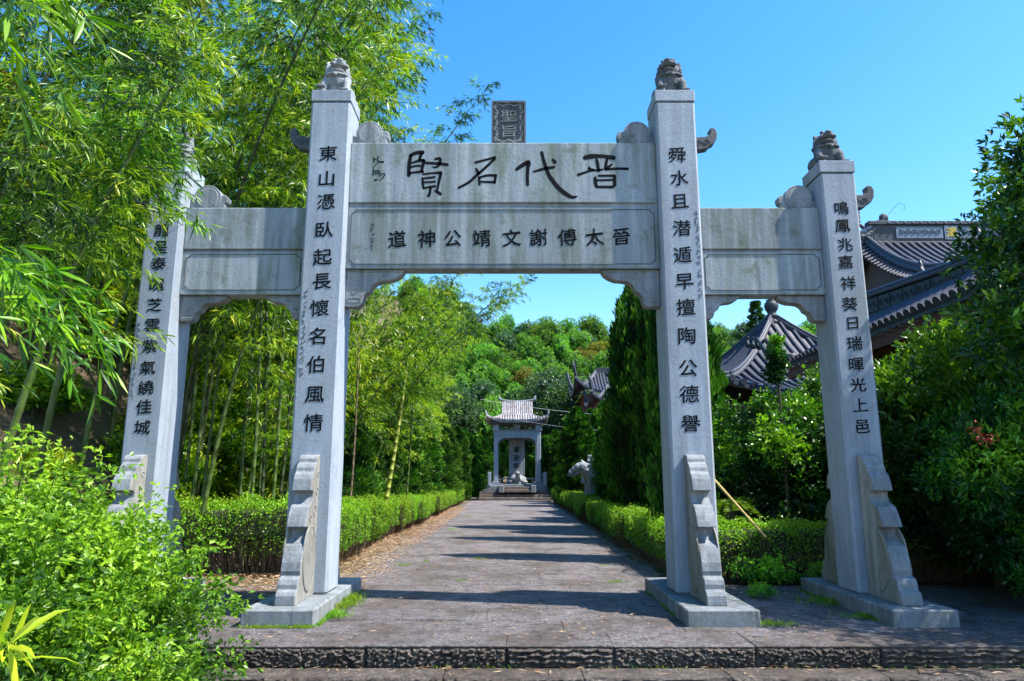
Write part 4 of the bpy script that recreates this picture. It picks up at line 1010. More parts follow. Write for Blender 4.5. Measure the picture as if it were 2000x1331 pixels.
tree('evergreen_shrub', 7.9, 13.2, None, mids, 'glossy shrub under the temple eaves', 'shrub', s=(1.1, 1, 1.2), rz=2.9)
tree('evergreen_shrub', 7.6, 11.4, None, low, 'dense glossy shrub in front of the temple wall, right of the outer pillar', 'shrub', s=(1, 1, 1.05), rz=.6)
X, Z = at(1512, 645, 12.4)
sap = crown_mesh(5, 3000, [(0, 0, Z-.45, .17), (.03, 0, Z-.15, .12), (-.05, 0, Z-.75, .17), (.06, .05, Z-.6, .14)], .09, .33, L_BROAD, 6, .5, core_k=0, jit=.8)
tree('sapling', X, 12.4, MB().tube([(0, 0, 0), (.02, 0, Z*.5), (0, 0, Z-.3)], [.03, .022, .012], 6).mesh('trunk'), sap, 'slim dark sapling standing before the pointed pavilion roof', 'sapling')
# red berries among the leaves at the right
rs = np.random.RandomState(4); X, Z = at(1935, 850, 6.6)
P = np.concatenate([np.array([X+dx, 6.75, Z+dz])+rs.normal(size=(70, 3))*np.array([.035, .03, .04]) for dx, dz in ((-.04, .08), (.03, -.02), (.0, .0), (.12, -.02))]); D = rs.normal(size=P.shape)
P = P[::2]; D = D[::2]
link('berry_cluster', leaves('berries', P, D, .022, .014, L_FLOWER, rs), None, label='red berry clusters on the shaded evergreen at the right edge', cat='berries', kind='stuff')

# big grey-green camphor behind the stele pavilion, and the wooded hill
cam_cr = crown_mesh(7, 42000, blobset(21, 34, 4.6, 3.6, 3.0, 1.35, 6.6), .24, .5, L_CAMPHOR, 5, .2, hgt=.5, tintb=.5, tscale=.5, core_k=.5)
ct = tree_trunk(7, 6.5, .35, 3.0)
tree('camphor_tree', 4.0, 62.0, ct, cam_cr, 'large grey-green broadleaf tree right behind the stele pavilion', z=0, s=1.08)
tree('camphor_tree', 12.5, 66.0, ct, cam_cr, 'large grey-green broadleaf tree behind the far upturned roofs', z=0, s=1.0, rz=2)
tree('camphor_tree', -6.5, 64.0, ct, cam_cr, 'large broadleaf tree left behind the stele pavilion', z=0, s=.95, rz=4)
tree('camphor_tree', 27, 60, ct, cam_cr, 'broadleaf tree between the temple roofs and the hill', z=0, s=1.0, rz=1)
HC = [crown_mesh(30+i, 9000, blobset(40+i, 16, 2.1, 2.1, 2.0, 1.2, 4.2), .34, .38, (L_HILL, L_HILL, L_CAMPHOR, L_HILLO)[i], 5, .1, hgt=.5, tintb=.5, tscale=.5, core_k=.55) for i in range(4)]
ht_ = MB().tube([(0, 0, -1), (0, 0, 4)], [.14, .09], 6).mesh('trunk')
rn = random.Random(2); cnt = 0
LAB = ['feathery light green bamboo clump on the wooded hill', 'feathery light green bamboo clump on the wooded hill', 'dark rounded tree on the wooded hill', 'yellow-brown tinged clump on the wooded hill']
for row in range(13):
    y = 66+row*5.2
    x = -.16*y+rn.uniform(0, 3)
    while x < .52*y:
        if True:
            v = rn.choices([0, 1, 2, 3], [4, 4, 2.2, .35])[0]; yy = y+rn.uniform(-2, 2)
            s = rn.uniform(.6, 1.05)
            tree('hill_tree', x, yy, ht_, HC[v], LAB[v], 'tree', ('light bamboo clumps on the hill', 'light bamboo clumps on the hill', 'dark trees on the hill', 'yellowing clumps on the hill')[v], s=(s, s, s*rn.uniform(.85, 1.15)), rz=rn.uniform(0, 6), z=gz(x, yy)-.8); cnt += 1
        x += rn.uniform(2.6, 4.0)
# left bank above the bamboo
for row in range(6):
    for k_ in range(8):
        x = -11-row*3.6+rn.uniform(-1, 1); y = 10+k_*6+rn.uniform(-2, 2)
        v = rn.choices([0, 1, 2, 3], [4, 4, .8, 1.6])[0]; s = rn.uniform(.6, .95)
        tree('bank_tree', x, y, ht_, HC[v], ('feathery light green growth on the bank behind the bamboo', 'feathery light green growth on the bank behind the bamboo', 'dark rounded tree on the bank behind the bamboo', 'yellow-brown growth on the bank behind the bamboo')[v], 'tree', 'growth on the left bank', s=s, rz=rn.uniform(0, 6), z=gz(x, y)-.8)
X, Z = at(1475, 590, 100)
con = MB(); 
rs = np.random.RandomState(3); t = rs.rand(2500)**.8; a = rs.rand(2500)*6.283; rad = (1-t)*2.6*(.6+.4*np.sin(t*60))
P = np.stack([rad*np.cos(a), rad*np.sin(a), 1+t*10], 1); D = np.stack([np.cos(a), np.sin(a), .35*np.ones(2500)], 1)
conm = leaves('crown', P, D, .9, .22, L_CAMPHOR, rs, tint=rs.rand(2500)*.5)
tree('conifer_tree', X, 100, MB().tube([(0, 0, -4), (0, 0, 10.5)], [.2, .05], 6).mesh('trunk'), conm, 'blue-green pointed conifer on the hilltop seen through the right opening', z=Z-11)
# undergrowth on the left bank
und = shrub_mesh(9, 220, .9, .9, .8, .10, L_BAM, per=14, lw=.28)
for i, (x, y, s) in enumerate([(-6.3, 12.6, 1.0), (-7.2, 13.8, 1.2), (-6.0, 14.6, 1.0), (-8.6, 12.4, 1.0), (-7.9, 15.6, 1.4), (-6.9, 16.6, 1.2), (-6.1, 18, 1.3), (-8.2, 9.4, .7), (-7.3, 10.9, .6), (-7.4, 17.0, 2.2), (-8.4, 19, 2.4), (-6.9, 19.5, 2.0), (-10.5, 18, 2.3)]):
    link('undergrowth', und, None, None, (x, y, gz(x, y)-.1), (0, 0, i*1.3), (s, s, s), label='leafy undergrowth on the earth bank behind the bamboo culms', cat='shrub', group='undergrowth on the bank')
# ------------------------------------------------------------------ roofs
def roof_face(parent, E0, E1, R_, a, b, nrib, sag, curl, r, mat, ridgewise=True, endmat=None, sheet_mat=None, name='tile_row'):
    """tiled slope. E0->E1 eave line, R_ = vector from eave up to ridge; a..b = part of the eave length that the ridge spans.
    ribs are single rows of round tiles, each ending in a disc"""
    E0, E1, R_ = Vector(E0), Vector(E1), Vector(R_)
    def v0(s): return 0 if a <= s <= b else (1-s/a if s < a else 1-(1-s)/(1-b))
    def S(s, v):
        p = E0.lerp(E1, s)+R_*(1-v); p.z -= sag*4*v*(1-v)*.5+sag*.35*math.sin(v*math.pi); p.z += curl*(abs(2*s-1)**3.2)*v**2.2; return p
    ns, nv = max(12, nrib), 9; V, F = [], []
    for i in range(ns+1):
        s = i/ns; vv = v0(s)
        for j in range(nv+1): V.append(tuple(S(s, vv+(1-vv)*j/nv)))
    for i in range(ns):
        for j in range(nv): k = i*(nv+1)+j; F.append((k, k+1, k+nv+2, k+nv+1))
    V += [(x, y, z-.12) for x, y, z in V]; n = len(V)//2; F += [tuple(n+i for i in f[::-1]) for f in F]
    ed = [i*(nv+1)+nv for i in range(ns+1)]; F += [(p, q, q+n, p+n) for p, q in zip(ed[:-1], ed[1:])]
    MB().add(V, F).build('roof_slope', sheet_mat or M_TILE, parent)
    down = None
    for i in range(nrib):
        s = (i+.5)/nrib; vv = v0(s)
        if 1-vv < .06: continue
        pts = [S(s, vv+(1-vv)*j/8)+Vector((0, 0, r*.55)) for j in range(9)]
        mb = MB().tube(pts, r, 7)
        d = (pts[-1]-pts[-2]).normalized()
        mb.tube([pts[-1]-d*.01, pts[-1]+d*.035], [r*1.35, r*1.35], 10)
        mb.build(name, mat, parent, smooth=False)
    return S, v0
def hip(parent, S, a, side, r, mat, lift=.06, tipcurl=0.0, name='hip_ridge', h=2.2):
    pts = []
    for j in range(13):
        v = j/12; s = a*(1-v) if side == 0 else 1-(1-a)*(1-v)
        p = S(s, v); p.z += lift+tipcurl*max(0, v-.72)**2*12; pts.append(p)
    if tipcurl:
        d = (pts[-1]-pts[-2]).normalized(); pts.append(pts[-1]+d*r*1.5+Vector((0, 0, r*1.1))); pts.append(pts[-1]+d*r*.7+Vector((0, 0, r*1.5)))
    mb = MB(); mb.tube(pts, [r]*(len(pts)-1)+[r*.4], 8)
    mb.tube([p+Vector((0, 0, r*1.4)) for p in pts], [r*.62]*(len(pts)-1)+[r*.3], 6)
    return mb.build(name, mat, parent, smooth=True)

# pointed pavilion in the right opening --------------------------------------------
AX, AZ = at(1508, 622, 26.0)
ZE = 3.9; hs_ = 5.1
pav = empty('pointed_pavilion', (AX, 26.0, 0), R(8), label='grey tiled pavilion roof rising to a pointed vase finial, seen through the right opening', cat='pavilion')
crn = [(-hs_, -hs_), (hs_, -hs_), (hs_, hs_), (-hs_, hs_)]
for i in range(4):
    (x0, y0), (x1, y1) = crn[i], crn[(i+1) % 4]; mx, my = (x0+x1)/2, (y0+y1)/2
    S, v0 = roof_face(pav, (x0, y0, ZE), (x1, y1, ZE), (-mx, -my, AZ-ZE), .5, .5, 30, .75, .80, .075, M_TILE)
    hip(pav, S, .5, 0, .10, M_TILE, .08, .10)
    MB().box(-hs_+.35, hs_-.35, -.06, .06, -.35, -.10).build('eave_beam', M_RED, pav, loc=(mx*.88, my*.88, ZE-.1), rot=(0, 0, math.atan2(y1-y0, x1-x0)))
    MB().tube([(0, 0, -.1), (0, 0, ZE-.1)], .14, 12).build('column', M_RED, pav, loc=(x0*.8, y0*.8, 0), smooth=False)
MB().lathe([(.30, -.12), (.34, 0), (.24, .07), (.20, .14), (.30, .20), (.30, .27), (.20, .33), (.22, .42), (.30, .52), (.34, .68), (.30, .80), (.20, .86), (.24, .91), (.10, .95)], 18).build('finial', M_RIDGE, pav, loc=(0, 0, AZ-.15), smooth=True).scale = (.8, .8, .95)

# temple gallery: ridge running away along the right side ----------------------------
gal = empty('temple_gallery', (9.5, 14.5, 0), label='dark tiled side roof with ornate openwork ridge right of the outer pillar', cat='temple roof')
YA, YB = 6.5, 20.0; XR, XE_ = 9.5, 8.05
def gl(p): return (p[0]-9.5, p[1]-14.5, p[2])
S, v0 = roof_face(gal, gl((XE_, YB, 4.72)), gl((XE_, YA, 4.72)), (1.45, 0, .90), 0, 1, 54, .10, .0, .085, M_TILE)
# up-curved far end of the eave
MB().tube([gl((XE_+.1, YB-.4, 4.85)), gl((XE_-.05, YB+.25, 4.95)), gl((XE_-.25, YB+.8, 5.25)), gl((XE_-.4, YB+1.1, 5.75))], [.16, .15, .11, .03], 8).build('upturned_corner', M_RIDGE, gal, smooth=True)
co_ = MB()
for q in range(5): co_.tube([(0, 0, 0), (0, .16, .14), (0, .10, .28), (0, -.04, .30)], [.09, .08, .05, .02], 7); co_.v = [(x+.04, y-.36, z-.10) for x, y, z in co_.v]
co_.build('corner_ornament', M_RIDGE, gal, loc=gl((XE_-.42, YB+2.3, 5.75)), smooth=True)
rd = MB(); rd.box(-.14, .14, YA-14.5, YB-14.5, 5.58, 5.76); rd.box(-.09, .09, YA-14.5, YB-14.5, 5.762, 6.20); rd.box(-.15, .15, YA-14.5, YB-14.5, 6.202, 6.30); rd.build('ridge_core', M_RIDGE, gal, bevel=.02)
for q in range(24):
    y_ = YA+.3+q*.56
    MB().box(-.118, -.088, -.24, .24, 5.80, 6.16).build('ridge_panel', M_RIDGE, gal, loc=(0, y_-14.5, 0), bevel=.01)
    t_ = MB()
    for e in (-.12, .12): t_.tube([(-.125, e+.08*math.cos(a_)*(1-a_/9), 5.98+.10*math.sin(a_)*(1-a_/9)) for a_ in np.linspace(0, 7, 14)], .014, 4)
    t_.build('openwork_scroll', M_TILE, gal, kind='stuff', loc=(0, y_-14.5, 0))
MB().tube([gl((XR, YA, 6.36)), gl((XR, YB, 6.36))], .075, 8).build('ridge_cap_tiles', M_TILE, gal)
MB().box(-.9, 1.2, YA-14.5, YB-.4-14.5, -.1, 4.35).build('wall', M_BROWN, gal)
MB().box(-1.42, -1.28, YA-14.5, YB-14.5, 4.30, 4.52).build('eave_beam', M_RED, gal)
for q in range(30): MB().box(-.0, .55, -.05, .05, 0, .09).build('rafter', M_BROWN, gal, loc=(-1.5, YA+.2+q*.45-14.5, 4.53))

TL = Matrix.Translation((0, 3.5, 5.7)) @ Matrix.Rotation(R(4.5), 4, 'X') @ Matrix.Translation((0, -3.5, -5.75))
for o in gal.children:
    if o.name.split('.')[0] in ('ridge_core', 'ridge_panel', 'openwork_scroll', 'ridge_cap_tiles'):
        loc = Matrix.Translation(o.location) @ o.rotation_euler.to_matrix().to_4x4()
        o.matrix_local = TL @ loc
# main hall --------------------------------------------------------------------------
hall = empty('temple_hall', (22, 31, 0), label='large grey tiled temple hall with ornamented straight ridge and gilded characters', cat='temple')
def hl(x, y, z): return (x-22, y-31, z)
Xg = 15.9; Zr = 11.75; Zb = 8.75; Yr, Yv = 29.5, 24.0
S, v0 = roof_face(hall, hl(Xg, Yv, Zb), hl(33, Yv, Zb), (0, Yr-Yv, Zr-Zb), 0, 1, 50, .62, .0, .105, M_TILE)
roof_face(hall, hl(33, 35, Zb), hl(Xg, 35, Zb), (0, Yr-35, Zr-Zb), 0, 1, 12, .62, .0, .1, M_TILE)
vp = [S(0, v)+Vector((0, 0, .12)) for v in np.linspace(0, 1, 12)]
MB().tube(vp, .17, 8).build('verge_ridge', M_TILE, hall, smooth=True)
MB().tube([p+Vector((.0, -.02, .2)) for p in vp], .10, 8).build('verge_ridge', M_TILE, hall, smooth=True)
# ridge: framed band with plaster panels and gold characters
r0 = Zr+.02
rb = MB(); rb.box(Xg-22, 33-22, -.18, .18, r0-.15, r0+.02); rb.box(Xg-22+.3, 33-22, -.13, .13, r0+.022, r0+.80); rb.box(Xg-22+.1, 33-22, -.20, .20, r0+.802, r0+.98); rb.build('ridge_core', M_RIDGE, hall, loc=(0, Yr-31, 0), bevel=.02)
xx = Xg+1.3; q = 0
for q in range(7):
    for wd, kind in ((2.1, 0), (.62, 1)):
        if kind == 0:
            f_ = MB().box(-wd/2, wd/2, -.165, -.132, r0+.16, r0+.70).build('ridge_panel', M_PLASTER, hall, loc=(xx+wd/2-22, Yr-31, 0), bevel=.01)
            t_ = MB()
            for e in np.linspace(-.8, .8, 7): t_.tube([(e+.13*math.cos(a_)*(1-a_/9), -.17, r0+.43+.15*math.sin(a_)*(1-a_/9)) for a_ in np.linspace(0, 7, 14)], .018, 4)
            t_.build('scroll_relief', M_RIDGE, f_)
        else:
            f_ = MB().box(-wd/2, wd/2, -.18, -.135, r0+.10, r0+.76).build('ridge_plaque', M_PLASTER, hall, loc=(xx+wd/2-22, Yr-31, 0), bevel=.01)
            g_ = glyph('澤', .012, .01).copy(); g_.materials[0] = M_GOLD
            if q < 2: link('character', g_, None, f_, (0, -.185, r0+.43), (0, 0, 0), (.5, 1, .5))
        xx += wd+.06
for q in range(46): MB().ell((0, 0, 0), (.05, .03, .05), 6).build('ridge_boss', M_PLASTER, hall, loc=(Xg+1+q*.36-22, Yr-.21-31, r0+.89))
# ridge-end dragon
dr = MB(); dr.ell((0, 0, .2), (.42, .16, .30), 12); dr.tube([(.1, 0, .2), (.45, 0, .55), (.75, 0, .75), (.95, 0, 1.05)], [.20, .17, .15, .12], 8); dr.ell((1.0, 0, 1.15), (.22, .13, .20), 10)
dr.tube([(1.0, 0, .95), (1.3, 0, 1.0)], [.08, .03], 6); dr.tube([(.2, 0, .5), (-.1, 0, .8), (-.35, 0, .7)], [.12, .08, .04], 6)
for q in range(5): dr.ell((.1+.2*q, 0, .42+.16*q), (.09, .05, .16), 6)
link('ridge_dragon', remeshed('ridge_dragon', dr, .035, 1, .02, 12), M_RIDGE, hall, hl(Xg-.1, Yr, r0+.05))
MB().tube([(1.25, 0, 1.3), (1.5, 0, 1.6), (1.75, 0, 1.85), (2.0, 0, 1.75), (2.0, 0, 1.55), (1.85, 0, 1.5)], .010, 4).build('dragon_whisker', M_RIDGE, hall, loc=hl(Xg-.1, Yr, r0+.05))
MB().prism([(-.3, .0), (1.6, .0), (.5, .95), (-.3, .5)], -.10, .10, 'y').build('ridge_end_plaster', M_PLASTER, hall, loc=hl(Xg-.1, Yr, r0-.02), bevel=.02)
# gable with its own small side-facing tiled verge, and red brackets
gv = [(y_-Yr, S(0, 1-(y_-Yv)/(Yr-Yv)).z if y_ <= Yr else S(0, 1-(2*Yr-y_-Yv)/(Yr-Yv)).z) for y_ in np.linspace(Yv, 35, 15)]
MB().prism([(a_, z_-.25) for a_, z_ in gv]+[(5.5, 7.2), (-5.5, 7.2)], -.12, .12, 'x').build('gable_wall', M_BROWN, hall, loc=hl(Xg+.5, Yr, 0))
for q in range(26):
    t_ = q/25; v_ = t_; p = S(0, v_)
    MB().tube([(-.55, 0, -.25), (.15, 0, .02)], .085, 6).build('verge_tile', M_TILE, hall, loc=(p.x-.05, p.y, p.z+.02))
MB().add([tuple(S(0, v)+Vector((dx, 0, dz))) for v in np.linspace(0, 1, 12) for dx, dz in ((.1, -.02), (-.55, -.30))], [(2*i, 2*i+1, 2*i+3, 2*i+2) for i in range(11)]).build('verge_apron', M_TILE, hall)
# skirt roof running round the gable, with curled hip ridge
Ze = 6.9
S2, v2 = roof_face(hall, hl(Xg-2.6, 21.4, Ze), hl(35.5, 21.4, Ze), (0, 2.6, Zb-Ze), 2.6/19.6, 1, 56, .25, .55, .10, M_TILE)
S3, v3 = roof_face(hall, hl(Xg-2.6, 37.6, Ze), hl(Xg-2.6, 21.4, Ze), (2.6, 0, Zb-Ze), .16, .84, 44, .25, .55, .10, M_TILE)
hip(hall, S2, 2.6/19.6, 0, .14, M_TILE, .12, .10)
dd = remeshed('hip_ornament', MB().ell((0, 0, 0), (.30, .2, .25), 10).ell((.2, 0, .25), (.2, .15, .2), 8).ell((-.35, 0, .08), (.25, .12, .15), 8).ell((-.1, 0, .3), (.12, .1, .2), 8), .03, 1, .02, 14)
for v in (.25, .55): p = S2(2.6/19.6*(1-v), v); link('hip_ornament', dd, M_TILEPALE, hall, (p.x, p.y, p.z+.38))
MB().box(Xg-1.6-22, 34.5-22, -8.4, -8.2, Ze-.65, Ze-.2).build('eave_beam', M_RED, hall)
MB().box(Xg-1.6-22, 34.5-22, -8.1, 5.4, -.2, Ze-.25).build('wall', M_RED, hall)
MB().box(Xg-1.85-22, Xg-1.65-22, -8.4, 5.6, Ze-.65, Ze-.2).build('eave_beam', M_RED, hall)

# far halls with curled eaves beyond the horse -------------------------------------------
for i, (px, py, Y, sc) in enumerate([(1122, 742, 54, 1.0), (1153, 768, 50, .8)]):
    X, Z = at(px, py, Y)
    fh = empty('far_temple_roof', (X, Y, 0), label=('farther of two small tiled roofs with curled corners above the cypresses', 'nearer of two small tiled roofs with curled corners beside the dark cypress')[i], cat='temple roof')
    ze = Z-1.0*sc; L = 6.5*sc
    for (e0, e1, rv, a_, b_) in [((0, 0, ze), (L, 0, ze), (0, L*.45, 2.0*sc), .32, .68), ((0, L*.9, ze), (0, 0, ze), (L*.32, 0, 2.0*sc), .5, .5)]:
        S, v0 = roof_face(fh, e0, e1, rv, a_, b_, 26, .35, 1.3*sc, .07, M_TILE); hip(fh, S, a_, 0, .11, M_TILE, .08, .5)
        hip(fh, S, b_, 1, .11, M_TILE, .08, .5)
    MB().box(L*.32, L*.68, L*.45-.12, L*.45+.12, ze+1.9*sc, ze+2.4*sc).build('ridge', M_RIDGE, fh)
    MB().box(.8, L-.8, .8, L*.9-.8, -.2, ze-.05).build('wall', M_RED, fh)

# ------------------------------------------------------------------ stele pavilion at the end
PX, _ = at(1010, 900, 46.2); PY = 46.2; PZ = .51
sp = empty('stele_pavilion', (PX, PY, PZ), label='small grey stone pavilion with two-tier pale tiled roof at the end of the path', cat='pavilion')
MB().box(-1.95, 1.95, -1.7, 1.9, -.1, .36).build('base', M_PLINTH, sp, bevel=.02)
MB().box(-1.62, 1.62, -1.45, 1.6, .363, .46).build('base_course', M_PLINTH, sp, bevel=.02)
hw = 1.38; zt = at(0, 842, PY-1.2)[1]-PZ
for sx in (-1, 1):
    for yy_ in (-1.2, 1.3):
        c_ = MB().box(-.14, .14, -.14, .14, .46, zt).build('column', M_GRAN, sp, bevel=.03, loc=(sx*hw, yy_, 0))
        MB().box(-.24, .24, -.24, .24, .462, .62).build('column_base', M_PLINTH, c_, bevel=.02)
        MB().box(-.20, .20, -.20, .20, zt-.002, zt+.42).build('bracket_block', M_GRAN, c_, bevel=.03)
arch = [(-hw+.14, 0), (-hw+.14, -.36), (-hw+.22, -.34), (-hw+.30, -.22), (-hw+.42, -.20), (-hw+.5, -.10), (hw-.5, -.10), (hw-.42, -.20), (hw-.30, -.22), (hw-.22, -.34), (hw-.14, -.36), (hw-.14, 0)]
for yy_ in (-1.2, 1.3):
    MB().prism([(x, z-.35) for x, z in arch]+[(hw-.14, .0), (-hw+.14, .0)][0:0], -.08, .08, 'y').build('arched_panel', M_GRAN, sp, bevel=.008, loc=(0, yy_, zt+.0))
    MB().box(-hw+.14, hw-.14, -.1, .1, -.35, .0).build('beam', M_GRAN, sp, bevel=.01, loc=(0, yy_, zt))
    MB().box(-hw-.22, hw+.22, -.13, .13, .0, .10).build('upper_beam', M_PLINTH, sp, loc=(0, yy_, zt+.003))
    MB().prism([(-.24, .42), (.24, .42), (.14, .10), (-.14, .10)], -.09, .09, 'y').build('bracket_block', M_GRAN, sp, loc=(0, yy_, zt+.004))
for sx in (-1, 1): MB().box(-.1, .1, -1.06, 1.16, -.35, .10).build('side_beam', M_GRAN, sp, loc=(sx*hw, .0, zt))
ze = zt+.60
ro = MB().box(-1.75, 1.75, -1.6, 1.7, ze-.16, ze-.02).build('roof_soffit', M_DARKCARV, sp)
S, v0 = roof_face(sp, (-1.98, -1.85, ze), (1.98, -1.85, ze), (0, 1.05, .42), .24, .76, 24, .06, .34, .062, M_TILEPALE, sheet_mat=M_TILEPALE)
hip(sp, S, .24, 0, .05, M_TILEPALE, .03, .05); hip(sp, S, .76, 1, .05, M_TILEPALE, .03, .05)
for s_, e0, e1 in ((1, (-1.98, 1.95, ze), (-1.98, -1.85, ze)), (-1, (1.98, -1.85, ze), (1.98, 1.95, ze))):
    roof_face(sp, e0, e1, (s_*.95, 0, .42), .27, .73, 16, .06, .34, .062, M_TILEPALE, sheet_mat=M_TILEPALE)
roof_face(sp, (1.98, 1.95, ze), (-1.98, 1.95, ze), (0, -1.05, .42), .24, .76, 16, .06, .34, .062, M_TILEPALE, sheet_mat=M_TILEPALE)
zr = at(0, 784, PY-.1)[1]-PZ
S, v0 = roof_face(sp, (-1.03, -.80, ze+.40), (1.03, -.80, ze+.40), (0, .80, zr-ze-.40), 0, 1, 15, .10, .0, .062, M_TILEPALE, sheet_mat=M_TILEPALE)
roof_face(sp, (1.03, .85, ze+.40), (-1.03, .85, ze+.40), (0, -.85, zr-ze-.40), 0, 1, 15, .10, .0, .062, M_TILEPALE, sheet_mat=M_TILEPALE)
MB().tube([(-1.22, 0, zr+.36), (-1.20, 0, zr+.16), (-1.0, 0, zr+.06), (-.5, 0, zr), (0, 0, zr-.02), (.5, 0, zr), (1.0, 0, zr+.06), (1.20, 0, zr+.16), (1.24, 0, zr+.38)], [.05, .10, .09, .085, .085, .085, .09, .10, .05], 8).build('ridge', M_PLINTH, sp, smooth=True)
for sx in (-1, 1): MB().prism([(-.8, ze+.3), (.85, ze+.3), (0, zr-.02)], -.04, .04, 'x').build('gable', M_PLINTH, sp, loc=(sx*.98, 0, 0))
# balustrade and ramp stones
for sx in (-1, 1):
    for (a_, b_, y_) in ((1.80, 1.02, -1.62),):
        MB().box(-.10, .10, -.10, .10, .36, 1.22).build('baluster_post', M_GRAN, sp, bevel=.02, loc=(sx*1.78, y_, 0))
        MB().box(-.38, .38, -.06, .06, .362, .52).build('rail', M_GRAN, sp, loc=(sx*1.36, y_+.1, 0))
    MB().box(-.16, .16, -.35, .35, -.05, .40).build('ramp_stone', M_PLINTH, sp, bevel=.03, loc=(sx*1.0, -2.02, 0))
    for y_ in (-.5, .6, 1.75): MB().box(-.08, .08, -.08, .08, .36, 1.15).build('baluster_post', M_GRAN, sp, loc=(sx*1.78, y_, 0))
    MB().box(-.05, .05, -1.5, 1.7, .70, .80).build('rail', M_GRAN, sp, loc=(sx*1.78, 0, 0)); MB().box(-.05, .05, -1.5, 1.7, .45, .52).build('rail', M_GRAN, sp, loc=(sx*1.78, 0, 0))
MB().box(-1.6, 1.6, -.05, .05, .75, .84).build('rail', M_GRAN, sp, loc=(0, 1.75, 0)); 
for x_ in np.linspace(-1.5, 1.5, 8): MB().box(-.05, .05, -.04, .04, .40, .75).build('baluster_post', M_GRAN, sp, loc=(x_, 1.75, 0))
for q in range(2): MB().box(-.84, .84, -2.35+q*.33, -1.70, -.02, .14+q*.16).build('step', M_RISER, sp, bevel=.01)
# tortoise carrying the stele
tz = PZ+.46
tt = empty('stone_tortoise', (PX-.02, PY-.1, tz), label='stone tortoise with raised head carrying the stele', cat='tortoise statue')
t_ = MB(); t_.ell((0, .3, .34), (.78, 1.0, .42), 18); t_.box(-.8, .8, -.6, 1.2, 0, .12)
t_.tube([(.05, -.5, .35), (.05, -.95, .42), (.05, -1.12, .62), (.05, -1.18, .80)], [.24, .22, .20, .17], 10); t_.ell((.05, -1.26, .82), (.19, .27, .17), 12)
for sx in (-1, 1): t_.ell((sx*.62, -.55, .14), (.24, .34, .16), 10); t_.ell((sx*.6, 1.0, .14), (.22, .3, .16), 10)
link('body', remeshed('body', t_, .04, 1, .02, 8), M_CARV, tt); tt.scale = (.82, .82, .82)
st_ = MB().box(-.52, .52, -.12, .12, 0, at(0, 858, PY-.1)[1]-tz-.58).build('stele', M_CARV, None, bevel=.015, loc=(PX-.02, PY+.1, tz+.58), label='tall inscribed stone stele standing on the tortoise in the far pavilion', cat='stele')
for ch, py in zip('盧陵郡公', (878, 895, 910, 929)):
    link('character', glyph(ch, .008, .02), None, st_, (-.02, -.135, at(0, py, PY)[1]-tz-.58), (0, 0, 0), (.40, 1, .40))
sg = scribble(3, 8, .16, .11).build('signature', M_INK, st_, loc=(-.28, -.125, at(0, 888, PY)[1]-tz-.58))

# ------------------------------------------------------------------ stone horse and official
hx, hz = at(1158, 955, 33.0)
hs = empty('stone_horse', (3.62, 28.3, .42), label='pale stone horse statue beside the path, its head turned towards the path', cat='horse statue')
h = MB()
h.box(-1.1, 1.3, -.5, .5, -.5, .28)
h.tube([(1.05, 0, 1.62), (.6, 0, 1.60), (.1, 0, 1.52), (-.45, 0, 1.55), (-.78, 0, 1.62)], [.36, .42, .42, .44, .36], 14)
h.ell((1.0, 0, 1.62), (.42, .36, .42), 12); h.ell((-.65, 0, 1.50), (.40, .35, .50), 12); h.ell((-.75, 0, 1.55), (.36, .26, .48), 12)
h.tube([(-.55, 0, 1.45), (-.85, 0, 1.78), (-1.08, 0, 2.02), (-1.20, 0, 2.15)], [.50, .42, .32, .22], 12)                  # neck
h.tube([(-1.12, 0, 2.12), (-1.38, 0, 2.00), (-1.66, 0, 1.82), (-1.90, 0, 1.62)], [.20, .24, .19, .15], 12)          # head
h.ell((-1.30, 0, 1.86), (.24, .16, .24), 10); h.ell((-1.92, 0, 1.60), (.12, .13, .12), 10)
h.tube([(-1.30, 0, 1.72), (-1.60, 0, 1.60), (-1.84, 0, 1.50)], [.14, .11, .08], 10)
for s in (-1, 1):
    h.tube([(-1.18, s*.10, 2.22), (-1.15, s*.12, 2.38)], [.05, .015], 6); h.ell((-1.40, s*.155, 1.98), (.035, .02, .03), 8)
    h.tube([(-.70, s*.22, 1.40), (-.74, s*.22, 1.0), (-.70, s*.22, .72), (-.72, s*.22, .38), (-.76, s*.22, .30)], [.17, .12, .085, .07, .10], 8)
    h.tube([(1.05, s*.22, 1.45), (1.12, s*.22, 1.05), (1.25, s*.22, .80), (1.16, s*.22, .40), (1.10, s*.22, .30)], [.24, .16, .09, .07, .10], 8)
for k in range(9): h.ell((-.72-.06*k, 0, 2.02+.035*k), (.07, .06, .13), 6)                              # mane
h.tube([(1.38, 0, 1.75), (1.55, 0, 1.5), (1.52, 0, .9)], [.08, .10, .04], 8)
link('body', remeshed('body', h, .035, 1, .03, 7), M_CARV, hs)
hs.scale = (.68, .68, .72)
ox, oz = at(1153, 889, 31.0)
of = empty('stone_official', (ox, 31.0, 0), label='slim stone official statue in a tall cap standing behind the horse', cat='statue')
f = MB(); f.box(-.4, .4, -.35, .35, -.1, .25)
f.tube([(0, 0, .2), (0, 0, .8), (0, .0, 1.35), (0, 0, 1.65), (0, 0, 1.85)], [.34, .30, .29, .27, .12], 14)
f.ell((0, -.02, 2.02), (.14, .15, .19), 12); f.box(-.13, .13, -.12, .12, 2.10, 2.42); f.box(-.16, .16, -.16, .16, 2.13, 2.19)
for s in (-1, 1): f.tube([(s*.26, 0, 1.62), (s*.34, -.06, 1.25), (s*.08, -.28, 1.22)], [.12, .13, .09], 10); f.ell((s*.13, -.02, 2.02), (.02, .03, .05), 6)
